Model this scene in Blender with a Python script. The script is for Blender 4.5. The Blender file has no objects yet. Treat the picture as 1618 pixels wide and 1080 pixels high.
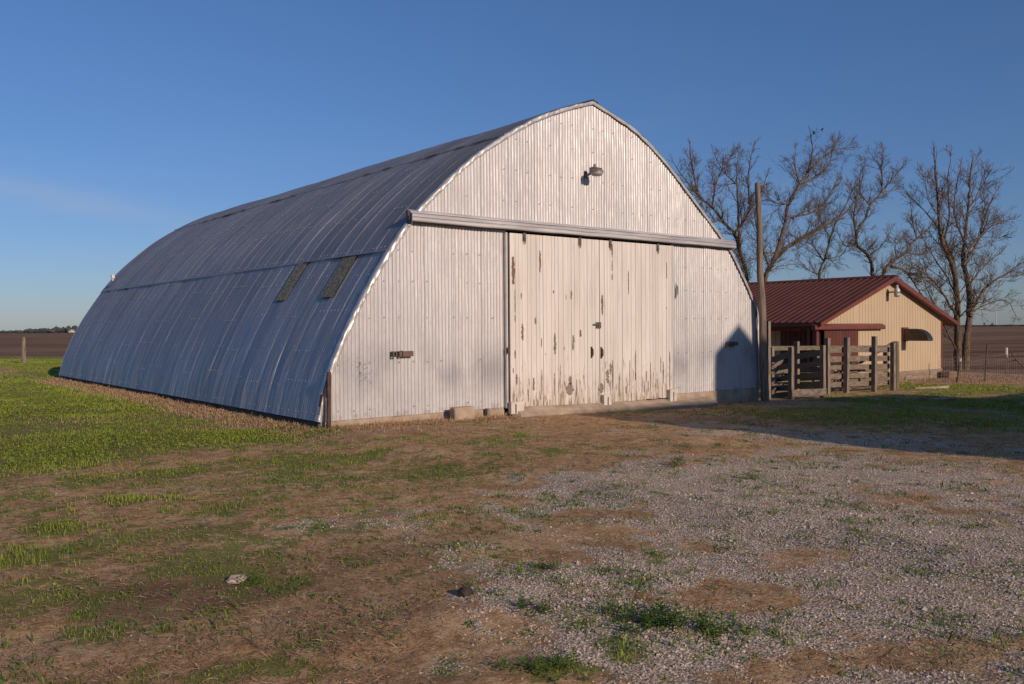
import bpy, math, random
import numpy as np
from mathutils import Vector, Matrix
random.seed(7); rng = np.random.default_rng(11)
C = bpy.context.scene.collection
R_ = math.radians

# ------------------------------------------------------------------ camera
CAMZ = 1.9
CAM = np.array([-12.545, -13.336, CAMZ])
FPX = 1369.0                                   # focal length in pixels of the 1618 px wide photograph
def _cal():
    X = np.array([2526-809, -(506-540), -FPX]); X /= np.linalg.norm(X)
    Y = np.array([-283-809, -(525-540), -FPX]); Y -= X*(X@Y); Y /= np.linalg.norm(Y)
    return np.array([X, Y, np.cross(X, Y)])
RC = _cal()
cd = bpy.data.cameras.new('camera'); cam = bpy.data.objects.new('camera', cd); C.objects.link(cam)
cd.sensor_width = 36; cd.lens = 36*FPX/1618; cd.clip_end = 20000; cd.clip_start = .1
m4 = Matrix([list(RC[0])+[CAM[0]], list(RC[1])+[CAM[1]], list(RC[2])+[CAM[2]], [0,0,0,1]])
cam.matrix_world = m4
bpy.context.scene.camera = cam

# ------------------------------------------------------------------ sky and sun
SUN_EL, SUN_AZ = R_(20.0), R_(1.0)             # sun stands behind the camera, over -Y, 1 degree towards +X
w = bpy.data.worlds.new('World'); bpy.context.scene.world = w; w.use_nodes = True
wt = w.node_tree; wt.nodes.clear()
def wn(t, **k):
    n = wt.nodes.new(t)
    for a, b in k.items(): setattr(n, a, b)
    return n
sky = wn('ShaderNodeTexSky', sky_type='NISHITA', sun_disc=False, sun_elevation=SUN_EL, sun_rotation=R_(179.0),
         altitude=200, air_density=1.0, dust_density=.25, ozone_density=4)
bg = wn('ShaderNodeBackground'); bg.inputs[1].default_value = .11
wo = wn('ShaderNodeOutputWorld')
tc = wn('ShaderNodeTexCoord'); sp = wn('ShaderNodeSeparateXYZ'); wt.links.new(tc.outputs['Generated'], sp.inputs[0])
mp = wn('ShaderNodeMapping'); mp.inputs['Rotation'].default_value = (0, R_(9), R_(40)); mp.inputs['Scale'].default_value = (1.6, 1.6, 14)
wt.links.new(tc.outputs['Generated'], mp.inputs[0])
nz = wn('ShaderNodeTexNoise'); nz.inputs['Scale'].default_value = 2.2; nz.inputs['Detail'].default_value = 6
wt.links.new(mp.outputs[0], nz.inputs[0])
rp = wn('ShaderNodeMapRange'); rp.inputs[1].default_value = .52; rp.inputs[2].default_value = .80; rp.inputs[3].default_value = 0; rp.inputs[4].default_value = .22
wt.links.new(nz.outputs[0], rp.inputs[0])
band = wn('ShaderNodeMapRange'); band.inputs[1].default_value = .30; band.inputs[2].default_value = .12; band.inputs[3].default_value = 0; band.inputs[4].default_value = 1
wt.links.new(sp.outputs[2], band.inputs[0])
mu = wn('ShaderNodeMath', operation='MULTIPLY'); wt.links.new(rp.outputs[0], mu.inputs[0]); wt.links.new(band.outputs[0], mu.inputs[1])
mx = wn('ShaderNodeMix', data_type='RGBA'); wt.links.new(mu.outputs[0], mx.inputs[0]); wt.links.new(sky.outputs[0], mx.inputs[6])
# one faint cirrus wisp low in the north-west
def dotn(v):
    n_ = wn('ShaderNodeVectorMath', operation='DOT_PRODUCT'); wt.links.new(tc.outputs['Generated'], n_.inputs[0]); n_.inputs[1].default_value = v; return n_.outputs['Value']
def wm(op, a, b=0.):
    n_ = wn('ShaderNodeMath', operation=op)
    for s__, q__ in zip(n_.inputs, (a, b)):
        if isinstance(q__, (int, float)): s__.default_value = q__
        else: wt.links.new(q__, s__)
    return n_.outputs[0]
cen = Vector((.19, .972, .133)).normalized(); rt_ = cen.cross(Vector((0,0,1))).normalized(); up_ = rt_.cross(cen)
ax_u = (rt_*.985-up_*.17); ax_v = (up_*.985+rt_*.17)
u_ = dotn(ax_u); v_ = wm('ADD', dotn(ax_v), -cen.dot(ax_v))
v_ = wm('ADD', v_, wm('MULTIPLY', wm('ADD', nz.outputs[0], -.5), .05))
gv = wm('POWER', 2.718, wm('MULTIPLY', wm('MULTIPLY', v_, v_), -4200.)); gu = wm('POWER', 2.718, wm('MULTIPLY', wm('MULTIPLY', u_, u_), -45.))
wisp = wm('MULTIPLY', wm('MULTIPLY', gv, gu), wm('MULTIPLY', nz.outputs[0], .48)); mu2 = wm('ADD', wm('MULTIPLY', mu.outputs[0], .35), wisp); wt.links.new(mu2, mx.inputs[0])
mx.inputs[7].default_value = (7.5, 7.2, 6.6, 1)
air = wn('ShaderNodeValToRGB'); wt.links.new(sp.outputs[2], air.inputs[0]); e_ = air.color_ramp.elements      # thicker blue-grey air low down
for p_, c_ in ((0,(.46,.49,.66)),(.10,(.38,.49,.69)),(.28,(.44,.62,.81)),(.55,(.62,.78,.94))):
    q_ = e_[0] if p_ == 0 else (e_[1] if p_ == .55 else e_.new(p_)); q_.position = p_; q_.color = c_+(1,)
gm_ = wn('ShaderNodeMix', data_type='RGBA', blend_type='MULTIPLY'); gm_.inputs[0].default_value = 1
wt.links.new(mx.outputs[2], gm_.inputs[6]); wt.links.new(air.outputs[0], gm_.inputs[7])
wt.links.new(gm_.outputs[2], bg.inputs[0]); wt.links.new(bg.outputs[0], wo.inputs[0])
sd = bpy.data.lights.new('sun', 'SUN'); sd.energy = 3.8; sd.angle = R_(.5); sd.color = (1, .80, .62)
so = bpy.data.objects.new('sun', sd); C.objects.link(so)
tr = Vector((-math.sin(SUN_AZ)*math.cos(SUN_EL), math.cos(SUN_AZ)*math.cos(SUN_EL), -math.sin(SUN_EL)))
so.rotation_euler = tr.to_track_quat('-Z', 'Y').to_euler(); so.location = (0, -40, 30)
vs = bpy.context.scene.view_settings; vs.view_transform = 'Standard'; vs.look = 'None'; vs.gamma = 1; vs.exposure = 0.0
bpy.context.scene.cycles.max_bounces = 6

# ------------------------------------------------------------------ survey helpers: photograph pixel -> point of the place
def ray(x, y): return RC @ np.array([x-809., -(y-540.), -FPX])
def atY(x, y, Y): r = ray(x, y); return CAM + r*((Y-CAM[1])/r[1])
def atX(x, y, X): r = ray(x, y); return CAM + r*((X-CAM[0])/r[0])
GX = [-400, -60, -30, -6.5, -6.0, 6, 10, 15, 25, 400]; GZ = [.30, .28, .25, .15, .245, 0, -.18, -.36, -.48, -.5]
def gz(X): return np.interp(X, GX, GZ)
def G(x, y, off=0.):
    z = .1; r = ray(x, y)
    for _ in range(60):
        q = CAM + r*((z-CAMZ)/r[2]); z = .5*z + .5*(gz(q[0])+off)
    return q

# ------------------------------------------------------------------ mesh helpers
class MB:
    def __init__(s): s.v = []; s.f = []; s.mi = []; s.n = 0
    def add(s, V, F, mi=0):
        V = [tuple(map(float, q)) for q in V]; o = s.n
        s.v += V; s.n += len(V); s.f += [tuple(i+o for i in f) for f in F]; s.mi += [mi]*len(F)
    def box(s, c, d, rz=0, mi=0, rot=None, jit=0):
        M = rot if rot is not None else Matrix.Rotation(rz, 3, 'Z')
        V = []
        for i in (-1,1):
            for j in (-1,1):
                for k in (-1,1):
                    p = M @ Vector((i*d[0]/2+random.uniform(-jit,jit), j*d[1]/2+random.uniform(-jit,jit), k*d[2]/2+random.uniform(-jit,jit)))
                    V.append((p.x+c[0], p.y+c[1], p.z+c[2]))
        s.add(V, [(0,1,3,2),(4,6,7,5),(0,4,5,1),(2,3,7,6),(0,2,6,4),(1,5,7,3)], mi)
    def span(s, x0, x1, y0, y1, z0, z1, mi=0): s.box(((x0+x1)/2,(y0+y1)/2,(z0+z1)/2),(abs(x1-x0),abs(y1-y0),abs(z1-z0)),mi=mi)
    def beam(s, a, b, wd, th, mi=0, up=(0,0,1), jit=0):      # rectangular bar from a to b: wd across, th along up
        a = Vector(a); b = Vector(b); d = (b-a); L = d.length; d.normalize(); u = Vector(up)
        sd_ = d.cross(u); sd_.normalize(); u = sd_.cross(d)
        M = Matrix((d, sd_, u)).transposed()
        s.box((a+b)/2, (L, wd, th), rot=M, mi=mi, jit=jit)
    def tube(s, pts, rad, n=8, mi=0, cap=True):
        pts = [Vector(p) for p in pts]
        if not hasattr(rad, '__len__'): rad = [rad]*len(pts)
        V = []; F = []; u = None
        for i, p in enumerate(pts):
            d = (pts[min(i+1,len(pts)-1)]-pts[max(i-1,0)]).normalized()
            if u is None: u = d.orthogonal().normalized()
            u = (u-d*u.dot(d)).normalized(); v = d.cross(u)
            for k in range(n):
                a = 2*math.pi*k/n; V.append(p+(u*math.cos(a)+v*math.sin(a))*rad[i])
        for i in range(len(pts)-1):
            for k in range(n): F.append((i*n+k, i*n+(k+1)%n, (i+1)*n+(k+1)%n, (i+1)*n+k))
        if cap: F.append(tuple(range(n))[::-1]); F.append(tuple((len(pts)-1)*n+k for k in range(n)))
        s.add(V, F, mi)
    def prism(s, poly, d, mi=0):                             # closed 3D polygon extruded by vector d
        n = len(poly); V = [Vector(p) for p in poly]; W = [p+Vector(d) for p in V]
        s.add(V+W, [tuple(range(n))[::-1], tuple(range(n,2*n))]+[(i,(i+1)%n,n+(i+1)%n,n+i) for i in range(n)], mi)
    def lathe(s, prof, c, axis=None, n=20, mi=0):            # prof: (radius, height)
        M = Vector((0,0,1)).rotation_difference(Vector(axis)).to_matrix() if axis is not None else Matrix.Identity(3)
        V = []; F = []
        for r, h in prof:
            for k in range(n):
                a = 2*math.pi*k/n; p = M@Vector((r*math.cos(a), r*math.sin(a), h)); V.append(p+Vector(c))
        for i in range(len(prof)-1):
            for k in range(n): F.append((i*n+k, i*n+(k+1)%n, (i+1)*n+(k+1)%n, (i+1)*n+k))
        F.append(tuple(range(n))[::-1]); F.append(tuple((len(prof)-1)*n+k for k in range(n)))
        s.add(V, F, mi)
    def build(s, name, mats, parent=None, smooth=False, bevel=0):
        me = bpy.data.meshes.new(name); me.from_pydata(s.v, [], s.f)
        for m in (mats if isinstance(mats, (list, tuple)) else [mats]): me.materials.append(m)
        me.polygons.foreach_set('material_index', s.mi)
        if smooth: me.polygons.foreach_set('use_smooth', [True]*len(me.polygons))
        o = bpy.data.objects.new(name, me); C.objects.link(o)
        if parent is not None:
            o.parent = parent; o.matrix_parent_inverse = Matrix.Translation(-parent_origin(parent))
        if bevel:
            b = o.modifiers.new('edge', 'BEVEL'); b.width = bevel; b.segments = 1; b.limit_method = 'ANGLE'
        return o
def parent_origin(o):
    p = Vector(o.location)
    return p if o.parent is None else Vector((0,0,0))
def npmesh(name, V, F, mats, parent=None, smooth=False, attrs=None, mi=None):
    """fast mesh: V (n,3), F (m,k) arrays"""
    V = np.asarray(V, np.float32); F = np.asarray(F, np.int32); k = F.shape[1]
    me = bpy.data.meshes.new(name); me.vertices.add(len(V)); me.vertices.foreach_set('co', V.ravel())
    me.loops.add(F.size); me.loops.foreach_set('vertex_index', F.ravel())
    me.polygons.add(len(F)); me.polygons.foreach_set('loop_start', np.arange(0, F.size, k, dtype=np.int32))
    try: me.polygons.foreach_set('loop_total', np.full(len(F), k, np.int32))
    except Exception: pass
    for m in (mats if isinstance(mats, (list, tuple)) else [mats]): me.materials.append(m)
    if mi is not None: me.polygons.foreach_set('material_index', np.asarray(mi, np.int32))
    me.polygons.foreach_set('use_smooth', np.full(len(F), bool(smooth)))
    me.update(calc_edges=True)
    for a, d in (attrs or {}).items():
        at = me.attributes.new(a, 'FLOAT', 'POINT'); at.data.foreach_set('value', np.asarray(d, np.float32))
    o = bpy.data.objects.new(name, me); C.objects.link(o)
    if parent is not None:
        o.parent = parent; o.matrix_parent_inverse = Matrix.Translation(-parent_origin(parent))
    return o
def grid_faces(nr, nc):
    i = np.arange(nr-1)[:,None]*nc + np.arange(nc-1)[None,:]; i = i.ravel()
    return np.stack([i, i+1, i+nc+1, i+nc], 1)
def thing(name, label, cat, loc, group=None):
    o = bpy.data.objects.new(name, None); C.objects.link(o); o.location = loc; o.empty_display_size = .3
    o['label'] = label; o['category'] = cat
    if group: o['group'] = group
    return o
def tag(o, label, cat, group=None):
    o['label'] = label; o['category'] = cat
    if group: o['group'] = group
    return o
def vnoise(x, y, seed=0):                                    # smooth value noise, roughly -1..1
    x = np.asarray(x, float); y = np.asarray(y, float)
    xi = np.floor(x).astype(np.int64); yi = np.floor(y).astype(np.int64); fx = x-xi; fy = y-yi
    fx = fx*fx*(3-2*fx); fy = fy*fy*(3-2*fy)
    def h(a, b):
        n = (a*374761393 + b*668265263 + seed*2147483647) & 0xffffffff
        n = ((n ^ (n >> 13))*1274126177) & 0xffffffff; n = n ^ (n >> 16)
        return (n & 0xffff)/32767.5-1
    return (h(xi,yi)*(1-fx)+h(xi+1,yi)*fx)*(1-fy)+(h(xi,yi+1)*(1-fx)+h(xi+1,yi+1)*fx)*fy
def fbm(x, y, seed=0, o=4):
    s = 0; a = .5
    for k in range(o): s = s + a*vnoise(x*2**k, y*2**k, seed+k*17); a *= .5
    return s

# ------------------------------------------------------------------ materials
class NT:
    def __init__(s, name, rough=.7, metal=0., spec=.3):
        s.m = bpy.data.materials.new(name); s.m.use_nodes = True; s.t = s.m.node_tree
        s.b = s.t.nodes['Principled BSDF']; s.b.inputs['Roughness'].default_value = rough; s.b.inputs['Metallic'].default_value = metal
        s.b.inputs['Specular IOR Level'].default_value = spec
        s.tc = s.t.nodes.new('ShaderNodeTexCoord')
    def lk(s, a, b): s.t.links.new(a, b)
    def put(s, v, i):
        if isinstance(v, bpy.types.NodeSocket): s.lk(v, i)
        elif isinstance(v, (tuple, list)): i.default_value = tuple(v)+((1,) if len(v) == 3 and len(i.default_value) == 4 else ())
        else: i.default_value = v
    def co(s, scale=(1,1,1), rot=(0,0,0)):
        m = s.t.nodes.new('ShaderNodeMapping'); m.inputs['Scale'].default_value = scale; m.inputs['Rotation'].default_value = rot
        s.lk(s.tc.outputs['Object'], m.inputs[0]); return m.outputs[0]
    def noise(s, scale, detail=4, vec=None, rough=.55, dist=0):
        n = s.t.nodes.new('ShaderNodeTexNoise'); n.inputs['Scale'].default_value = scale; n.inputs['Detail'].default_value = detail
        n.inputs['Roughness'].default_value = rough; n.inputs['Distortion'].default_value = dist
        s.lk(vec if vec is not None else s.tc.outputs['Object'], n.inputs[0]); return n.outputs[0]
    def vor(s, scale, vec=None, feat='F1', out=0):
        n = s.t.nodes.new('ShaderNodeTexVoronoi'); n.feature = feat; n.inputs['Scale'].default_value = scale
        s.lk(vec if vec is not None else s.tc.outputs['Object'], n.inputs[0]); return n.outputs[out]
    def mr(s, v, a, b, c=0., d=1.):
        n = s.t.nodes.new('ShaderNodeMapRange'); s.put(v, n.inputs[0])
        for i, q in enumerate((a,b,c,d)): n.inputs[i+1].default_value = q
        return n.outputs[0]
    def ma(s, op, a, b=0.):
        n = s.t.nodes.new('ShaderNodeMath'); n.operation = op; s.put(a, n.inputs[0]); s.put(b, n.inputs[1]); return n.outputs[0]
    def mix(s, f, a, b, mode='MIX'):
        n = s.t.nodes.new('ShaderNodeMix'); n.data_type = 'RGBA'; n.blend_type = mode
        s.put(f, n.inputs[0]); s.put(a, n.inputs[6]); s.put(b, n.inputs[7]); return n.outputs[2]
    def ramp(s, f, st):
        n = s.t.nodes.new('ShaderNodeValToRGB'); s.put(f, n.inputs[0]); e = n.color_ramp.elements
        while len(e) < len(st): e.new(.5)
        for q, (p, c) in zip(e, st): q.position = p; q.color = tuple(c)+(1,)
        return n.outputs[0]
    def attr(s, a):
        n = s.t.nodes.new('ShaderNodeAttribute'); n.attribute_name = a; return n.outputs['Fac']
    def xyz(s):
        n = s.t.nodes.new('ShaderNodeSeparateXYZ'); s.lk(s.tc.outputs['Object'], n.inputs[0]); return n.outputs
    def col(s, c): s.put(c, s.b.inputs['Base Color']); return s
    def bump(s, h, st=.5, dist=.02):
        n = s.t.nodes.new('ShaderNodeBump'); n.inputs['Strength'].default_value = st; n.inputs['Distance'].default_value = dist
        s.put(h, n.inputs['Height']); s.lk(n.outputs[0], s.b.inputs['Normal']); return s
    def rough(s, v): s.put(v, s.b.inputs['Roughness']); return s
def simple(name, c1, c2, scale=8, stretch=(1,1,1), rough=.7, metal=0., bump=.2, bd=.01, spec=.3, lo=.35, hi=.65):
    n = NT(name, rough, metal, spec); f = n.noise(scale, 6, n.co(stretch)); n.col(n.mix(n.mr(f, lo, hi), c1, c2))
    if bump: n.bump(f, bump, bd)
    return n.m

# weathered galvanised sheet of the gable end
n = NT('weathered_galvanised_sheet', .45, .40, .4)
X, Y, Z = n.xyz()
big = n.noise(.55, 5, n.co((1,1,.5))); streak = n.noise(2.0, 5, n.co((5,1,.18))); fine = n.noise(30, 3, n.co((1,1,.25)))
c = n.mix(n.mr(big,.35,.65), (.595,.57,.565), (.50,.485,.50)); c = n.mix(n.mr(streak,.42,.72,0,.55), c, (.44,.40,.375)); c = n.mix(n.mr(fine,.4,.75,0,.25), c, (.34,.32,.31))
wn_ = n.t.nodes.new('ShaderNodeTexWhiteNoise'); wn_.noise_dimensions = '2D'; cb = n.t.nodes.new('ShaderNodeCombineXYZ')
n.lk(n.ma('FLOOR', n.ma('DIVIDE', X, .66)), cb.inputs[0]); n.lk(n.ma('FLOOR', n.ma('DIVIDE', n.ma('ADD', Z, -3.8), 2.1)), cb.inputs[1]); n.lk(cb.outputs[0], wn_.inputs['Vector'])
c = n.mix(n.mr(wn_.outputs['Value'],0,1,0,.30), c, (.40,.385,.385))
run = n.noise(1.6, 6, n.co((9,1,.22)), .7); c = n.mix(n.mr(run,.60,.74,0,.5), c, (.30,.255,.22))
bandz = n.ma('MULTIPLY', n.mr(Z,.55,1.0), n.mr(Z,1.75,1.15)); dirt = n.ma('MULTIPLY', bandz, n.mr(n.noise(1.1,4,n.co((1,1,.6))),.38,.62,0,.75))
c = n.mix(dirt, c, (.27,.27,.29))
c = n.mix(n.ma('MULTIPLY', n.mr(Z,.62,.38), n.mr(n.noise(9,4),.5,.7,0,.5)), c, (.22,.15,.10))
n.col(c); n.rough(n.mr(n.noise(6,4,n.co((2,1,.4))),.3,.7,.46,.66)); n.bump(n.noise(12,4,n.co((1,1,.4))), .25, .01)
M_gable = n.m
# arched roof sheet: barer, shinier zinc
n = NT('galvanised_roof_sheet', .34, .88, .5)
big = n.noise(.35, 5); st2 = n.noise(1.5, 5, n.co((.25,6,.25))); fine = n.noise(26, 3)
c = n.mix(n.mr(big,.35,.7), (.57,.53,.525), (.46,.425,.425)); c = n.mix(n.mr(st2,.45,.72,0,.5), c, (.30,.29,.29)); RX, RY, RZ = n.xyz(); c = n.mix(n.ma('MULTIPLY', n.mr(RY,1.6,.1), n.mr(RZ,3.2,4.0,0,.6)), c, (.26,.215,.18)); c = n.mix(n.mr(fine,.45,.75,0,.3), c, (.22,.22,.23))
sh = n.attr('sheet'); c = n.mix(n.mr(sh,0,1,0,.45), c, (.27,.27,.29))
n.col(c); n.rough(n.mr(n.noise(3,5,n.co((.5,3,.5))),.3,.7,.36,.56)); n.bump(n.noise(7,4,n.co((.6,3,.6))), .18, .012)
M_roof = n.m
M_trim = simple('zinc_trim', (.58,.56,.54), (.44,.43,.43), 7, (.3,1,1), .42, .45, .35, .012)
M_track = simple('aluminium_painted_track', (.56,.53,.515), (.38,.365,.37), 4, (.25,2,3), .45, .3, .25, .01)
M_dark = simple('unlit_black', (.012,.011,.011), (.02,.018,.016), 5, rough=.95, bump=0)  # near-black colour standing in for unlit depth in gaps and openings
M_washer = simple('bright_washer', (.7,.68,.66), (.6,.6,.6), 5, rough=.3, metal=.7, bump=0)
M_patch = simple('grey_fibreglass_sheet', (.055,.06,.052), (.19,.19,.165), 26, (1,1,1), .75, 0, .5, .02)
M_rustpatch = simple('rusted_sheet_edge', (.26,.085,.035), (.13,.055,.03), 9, rough=.85)
M_rust = simple('rusty_iron', (.13,.075,.05), (.055,.035,.03), 14, (1,1,.5), .85, .2, .4)
M_conc = simple('weathered_concrete', (.44,.34,.25), (.28,.21,.155), 3.2, rough=.92, bump=.5, bd=.02)
M_concshade = simple('shaded_foundation_concrete', (.10,.085,.07), (.05,.043,.038), 3.2, rough=.95, bump=.5, bd=.02)  # darker concrete copy with the left side's shade in its colour
# peeling white paint on boards
n = NT('peeling_white_door_paint', .62, 0, .35)
X, Y, Z = n.xyz()
tone = n.noise(1.3, 4, n.co((3,1,.35))); c = n.mix(n.mr(tone,.35,.65), (.68,.625,.58), (.58,.53,.485))
c = n.mix(n.mr(n.noise(9,5,n.co((3,1,.15))),.52,.72,0,.5), c, (.42,.36,.30))
low = n.mr(Z, 1.6, .25, 0, .235); pe = n.noise(7.0, 7, n.co((3.4,1,.42)), .62); th = n.ma('ADD', pe, low); pm = n.mr(th, .735, .755)
c = n.mix(pm, c, n.mix(n.mr(n.noise(14,4,n.co((4,1,.4))),.4,.6), (.19,.145,.11), (.34,.26,.20)))
c = n.mix(n.ma('MULTIPLY', n.mr(Z,1.0,.3), n.mr(n.noise(4,5,n.co((2,1,.6))),.35,.65,0,.7)), c, (.36,.27,.19))
n.col(c); n.bump(n.ma('SUBTRACT', n.mr(n.noise(18,5,n.co((4,1,.3))),0,1,0,.4), pm), .45, .006); M_door = n.m
M_bare = simple('bare_weathered_board', (.23,.135,.09), (.15,.09,.065), 10, (4,1,.3), .85, 0, .4)
M_barel = simple('grey_bare_board', (.15,.125,.10), (.27,.215,.17), 12, (4,1,.3), .9, 0, .4)
M_whiteblock = simple('chalky_white_paint', (.62,.565,.51), (.47,.42,.37), 5, rough=.7, bump=.2)
M_iron = simple('grey_iron', (.16,.15,.14), (.09,.085,.08), 12, rough=.6, metal=.5)
M_fixture = simple('aged_lamp_metal', (.22,.19,.17), (.14,.12,.11), 12, rough=.5, metal=.4)
M_lens = simple('prismatic_lamp_lens', (.40,.36,.32), (.3,.27,.25), 20, rough=.25, bump=.2, spec=.6)
M_wood = simple('weathered_grey_wood', (.285,.225,.175), (.13,.10,.078), 6, (3.5,3.5,.6), .9, 0, .5, .01)
M_woodh = simple('weathered_fence_board', (.26,.20,.155), (.11,.085,.066), 6, (.6,3,5), .9, 0, .5, .01)
M_woodg = simple('greenish_weathered_board', (.20,.165,.105), (.10,.09,.055), 7, (.8,3,4), .92, 0, .5, .01)  # darker, greener tone for chute sides, back fence, brace and round post
M_pole = simple('weathered_utility_pole', (.27,.205,.16), (.115,.09,.072), 9, (3,3,.22), .92, 0, .8, .02)
# small shed
M_redroof = simple('maroon_ribbed_roof', (.122,.042,.030), (.095,.033,.025), 1.2, rough=.62, bump=.06, spec=.15)
M_redtrim = simple('maroon_trim', (.17,.045,.032), (.135,.036,.026), 3, rough=.45, bump=.05, spec=.5)
M_reddoor = simple('barn_red_siding', (.115,.038,.028), (.09,.031,.023), 2, rough=.5, bump=.05)
M_tan = simple('tan_steel_siding', (.50,.385,.26), (.46,.355,.24), .8, rough=.55, bump=.04)
M_palepanel = simple('pale_panel', (.42,.33,.22), (.36,.29,.20), 2, rough=.6, bump=.05)
M_hood = simple('brown_galvanised_hood', (.06,.05,.046), (.09,.075,.07), 4, rough=.32, metal=.6, bump=.1)
M_skirt = simple('dusty_skirt_board', (.30,.225,.165), (.20,.15,.11), 4, (.5,1,3), .9)
# vegetation
M_bark = simple('grey_brown_bark', (.165,.115,.072), (.055,.038,.026), 7, (2,2,.6), .95, 0, .8, .03)
def leafmat(name, a, b, c3, tr=.25):
    n = NT(name, .65, 0, .2); t = n.attr('tone'); col = n.ramp(t, [(0,a),(.5,b),(1,c3)]); n.col(col)
    n.b.inputs['Subsurface Weight'].default_value = 0
    tl = n.t.nodes.new('ShaderNodeBsdfTranslucent'); n.lk(col, tl.inputs[0]); ms = n.t.nodes.new('ShaderNodeMixShader'); ms.inputs[0].default_value = tr
    out = n.t.nodes['Material Output']; n.lk(n.b.outputs[0], ms.inputs[1]); n.lk(tl.outputs[0], ms.inputs[2]); n.lk(ms.outputs[0], out.inputs[0])
    return n.m
M_grass = leafmat('green_grass', (.10,.15,.018), (.24,.295,.038), (.40,.40,.09))
M_weed = leafmat('weed_leaf', (.045,.09,.022), (.09,.155,.032), (.17,.22,.045))
M_straw = leafmat('dry_straw', (.15,.085,.048), (.36,.23,.135), (.62,.45,.28), .1)
n = NT('crushed_gravel', .85, 0, .3); n.col(n.ramp(n.attr('tone'), [(0,(.26,.195,.145)),(.35,(.40,.315,.245)),(.75,(.51,.415,.335)),(1,(.66,.56,.465))])); n.bump(n.noise(60,3), .3, .004); M_stone = n.m

# ------------------------------------------------------------------ ground: masks in metres on the ground
def ell(L):
    out = []
    for px, py, rx, ry, wt_ in L:
        c = G(px, py); d = math.hypot(c[0]-CAM[0], c[1]-CAM[1]); hgt = CAMZ-c[2]
        # radii in metres at the place where the patch lies; long axis across the line of sight
        ra = rx*d/FPX; rb = ry*d*d/(FPX*hgt); az = math.atan2(c[1]-CAM[1], c[0]-CAM[0])
        out.append((c[0], c[1], ra, rb, az, wt_))
    return out
def emask(L, x, y, soft=.5):
    m = np.zeros_like(x)
    for cx, cy, ra, rb, az, wt_ in L:
        dx = x-cx; dy = y-cy; u = dx*math.cos(az)+dy*math.sin(az); v = -dx*math.sin(az)+dy*math.cos(az)
        q = np.sqrt((u/rb)**2+(v/ra)**2); m = m + wt_*np.clip((1+soft-q)/(2*soft), 0, 1)
    return m
GRAVEL = ell([(1380,930,420,170,1),(1320,775,330,60,.95),(1060,755,180,38,.8),(870,772,150,24,.75),(545,815,160,22,.85),(455,838,60,18,.4),
  (930,985,210,70,.65),(1520,735,220,26,.8),(1200,694,260,16,.35),(1350,690,260,14,.8),(1120,668,150,7,.6),(350,1062,330,16,.28),(850,912,120,22,.5),(100,735,90,8,.0),
  (1120,862,150,22,-.45),(1000,858,90,18,-.5),(1250,800,120,12,-.35),(1420,716,160,6,-.5),(1530,742,90,6,-.7),(1200,905,80,12,-.35),(1480,905,60,14,-.25),(940,810,60,16,-.4),(1110,958,60,12,-.5)])
GREEN = ell([(60,622,360,46,1.1),(300,660,260,22,.6),(200,860,330,70,.30),(250,960,380,90,.28),(620,760,330,60,.22),(700,720,260,20,.3),(480,1040,300,30,.3),(950,1010,260,60,.22),(160,575,160,8,.6),(-40,640,300,30,.8),(60,716,120,20,1),(285,694,120,11,1),(455,688,75,9,1.1),(180,705,90,14,.9),
  (135,757,42,8,.95),(200,790,34,7,.9),(268,745,52,7,.8),(85,835,32,8,.8),(92,866,42,5,.7),(300,838,70,8,.5),(330,888,66,16,.55),(185,850,60,8,.45),
  (260,985,130,16,.35),(20,965,70,26,.6),(130,1000,60,10,.6),(360,1062,90,16,.55),(480,1020,36,12,.55),(560,722,60,7,.55),(700,748,60,8,.6),(810,697,60,9,.45),(880,712,24,6,.5),
  (650,690,60,6,.4),(590,838,20,5,.4),(855,1062,85,18,.8),(1010,1045,30,8,.5),(720,1068,36,12,.5),(1450,662,250,20,.95),(1600,640,200,26,1),(1530,612,120,7,1),(1330,650,80,10,.5),(1010,650,55,3,.7),
  (1340,632,100,6,.4),(1075,738,22,6,.4),(1200,752,20,5,.4),(450,760,40,4,.3),(40,790,60,10,.3),(20,880,50,12,.35)])
STRAWN = ell([(380,676,130,6,.6),(270,652,100,4,.35),(160,622,60,4,.35),(600,678,160,6,.6),(1190,637,120,4,.8),(1350,627,90,3,.4),(1560,598,120,5,1.3),(1480,600,60,4,1.2),(110,668,70,4,.5),(800,665,100,5,.4)])
DARKS = ell([(330,930,170,26,.85),(560,880,110,18,.5),(250,960,120,14,.4),(640,930,90,16,.4),(180,940,100,12,.4),(1250,668,200,7,.3)])
def side_strip(x, y):      # dry strip that follows the long wall of the barn
    d = -6.5-x; return np.clip(1-np.abs(d-.05)/.5, 0, 1)*((y > -1) & (y < 21))
def masks(x, y):
    nA = fbm(x*.9, y*.9, 3); nB = fbm(x*2.7, y*2.7, 9)
    nC = fbm(x*7, y*7, 27)
    gr = np.clip(emask(GRAVEL, x, y, .8)*.80+nA*.8+nB*1.1+nC*.7-.10, 0, 1)
    st = np.clip(emask(STRAWN, x, y)+side_strip(x, y), 0, 1.2)
    dc = np.hypot(x-CAM[0], y-CAM[1])
    far = np.clip((dc-45)/10, 0, 1)*(y > 10)*(x < 20)
    ge = np.clip(emask(GREEN, x, y)+far-st*(.8+nA)+nB*.5+nA*.45+nC*.95-.10, 0, 1)
    gr = gr*(1-np.clip(far,0,1)); gr = np.clip(gr-ge*.45-np.clip(st,0,1), 0, 1)
    dk = np.clip(emask(DARKS, x, y)*(1+nB), 0, 1)
    b = 57+1.5*nA
    soil = np.clip((y-b)/1.2, 0, 1)*(x < 40)+np.clip((x-32.5-nA*1.5)/1.0, 0, 1)*np.clip((y+60)/10,0,1)
    soil = np.clip(soil, 0, 1)
    return gr, ge, st, dk, soil
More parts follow.
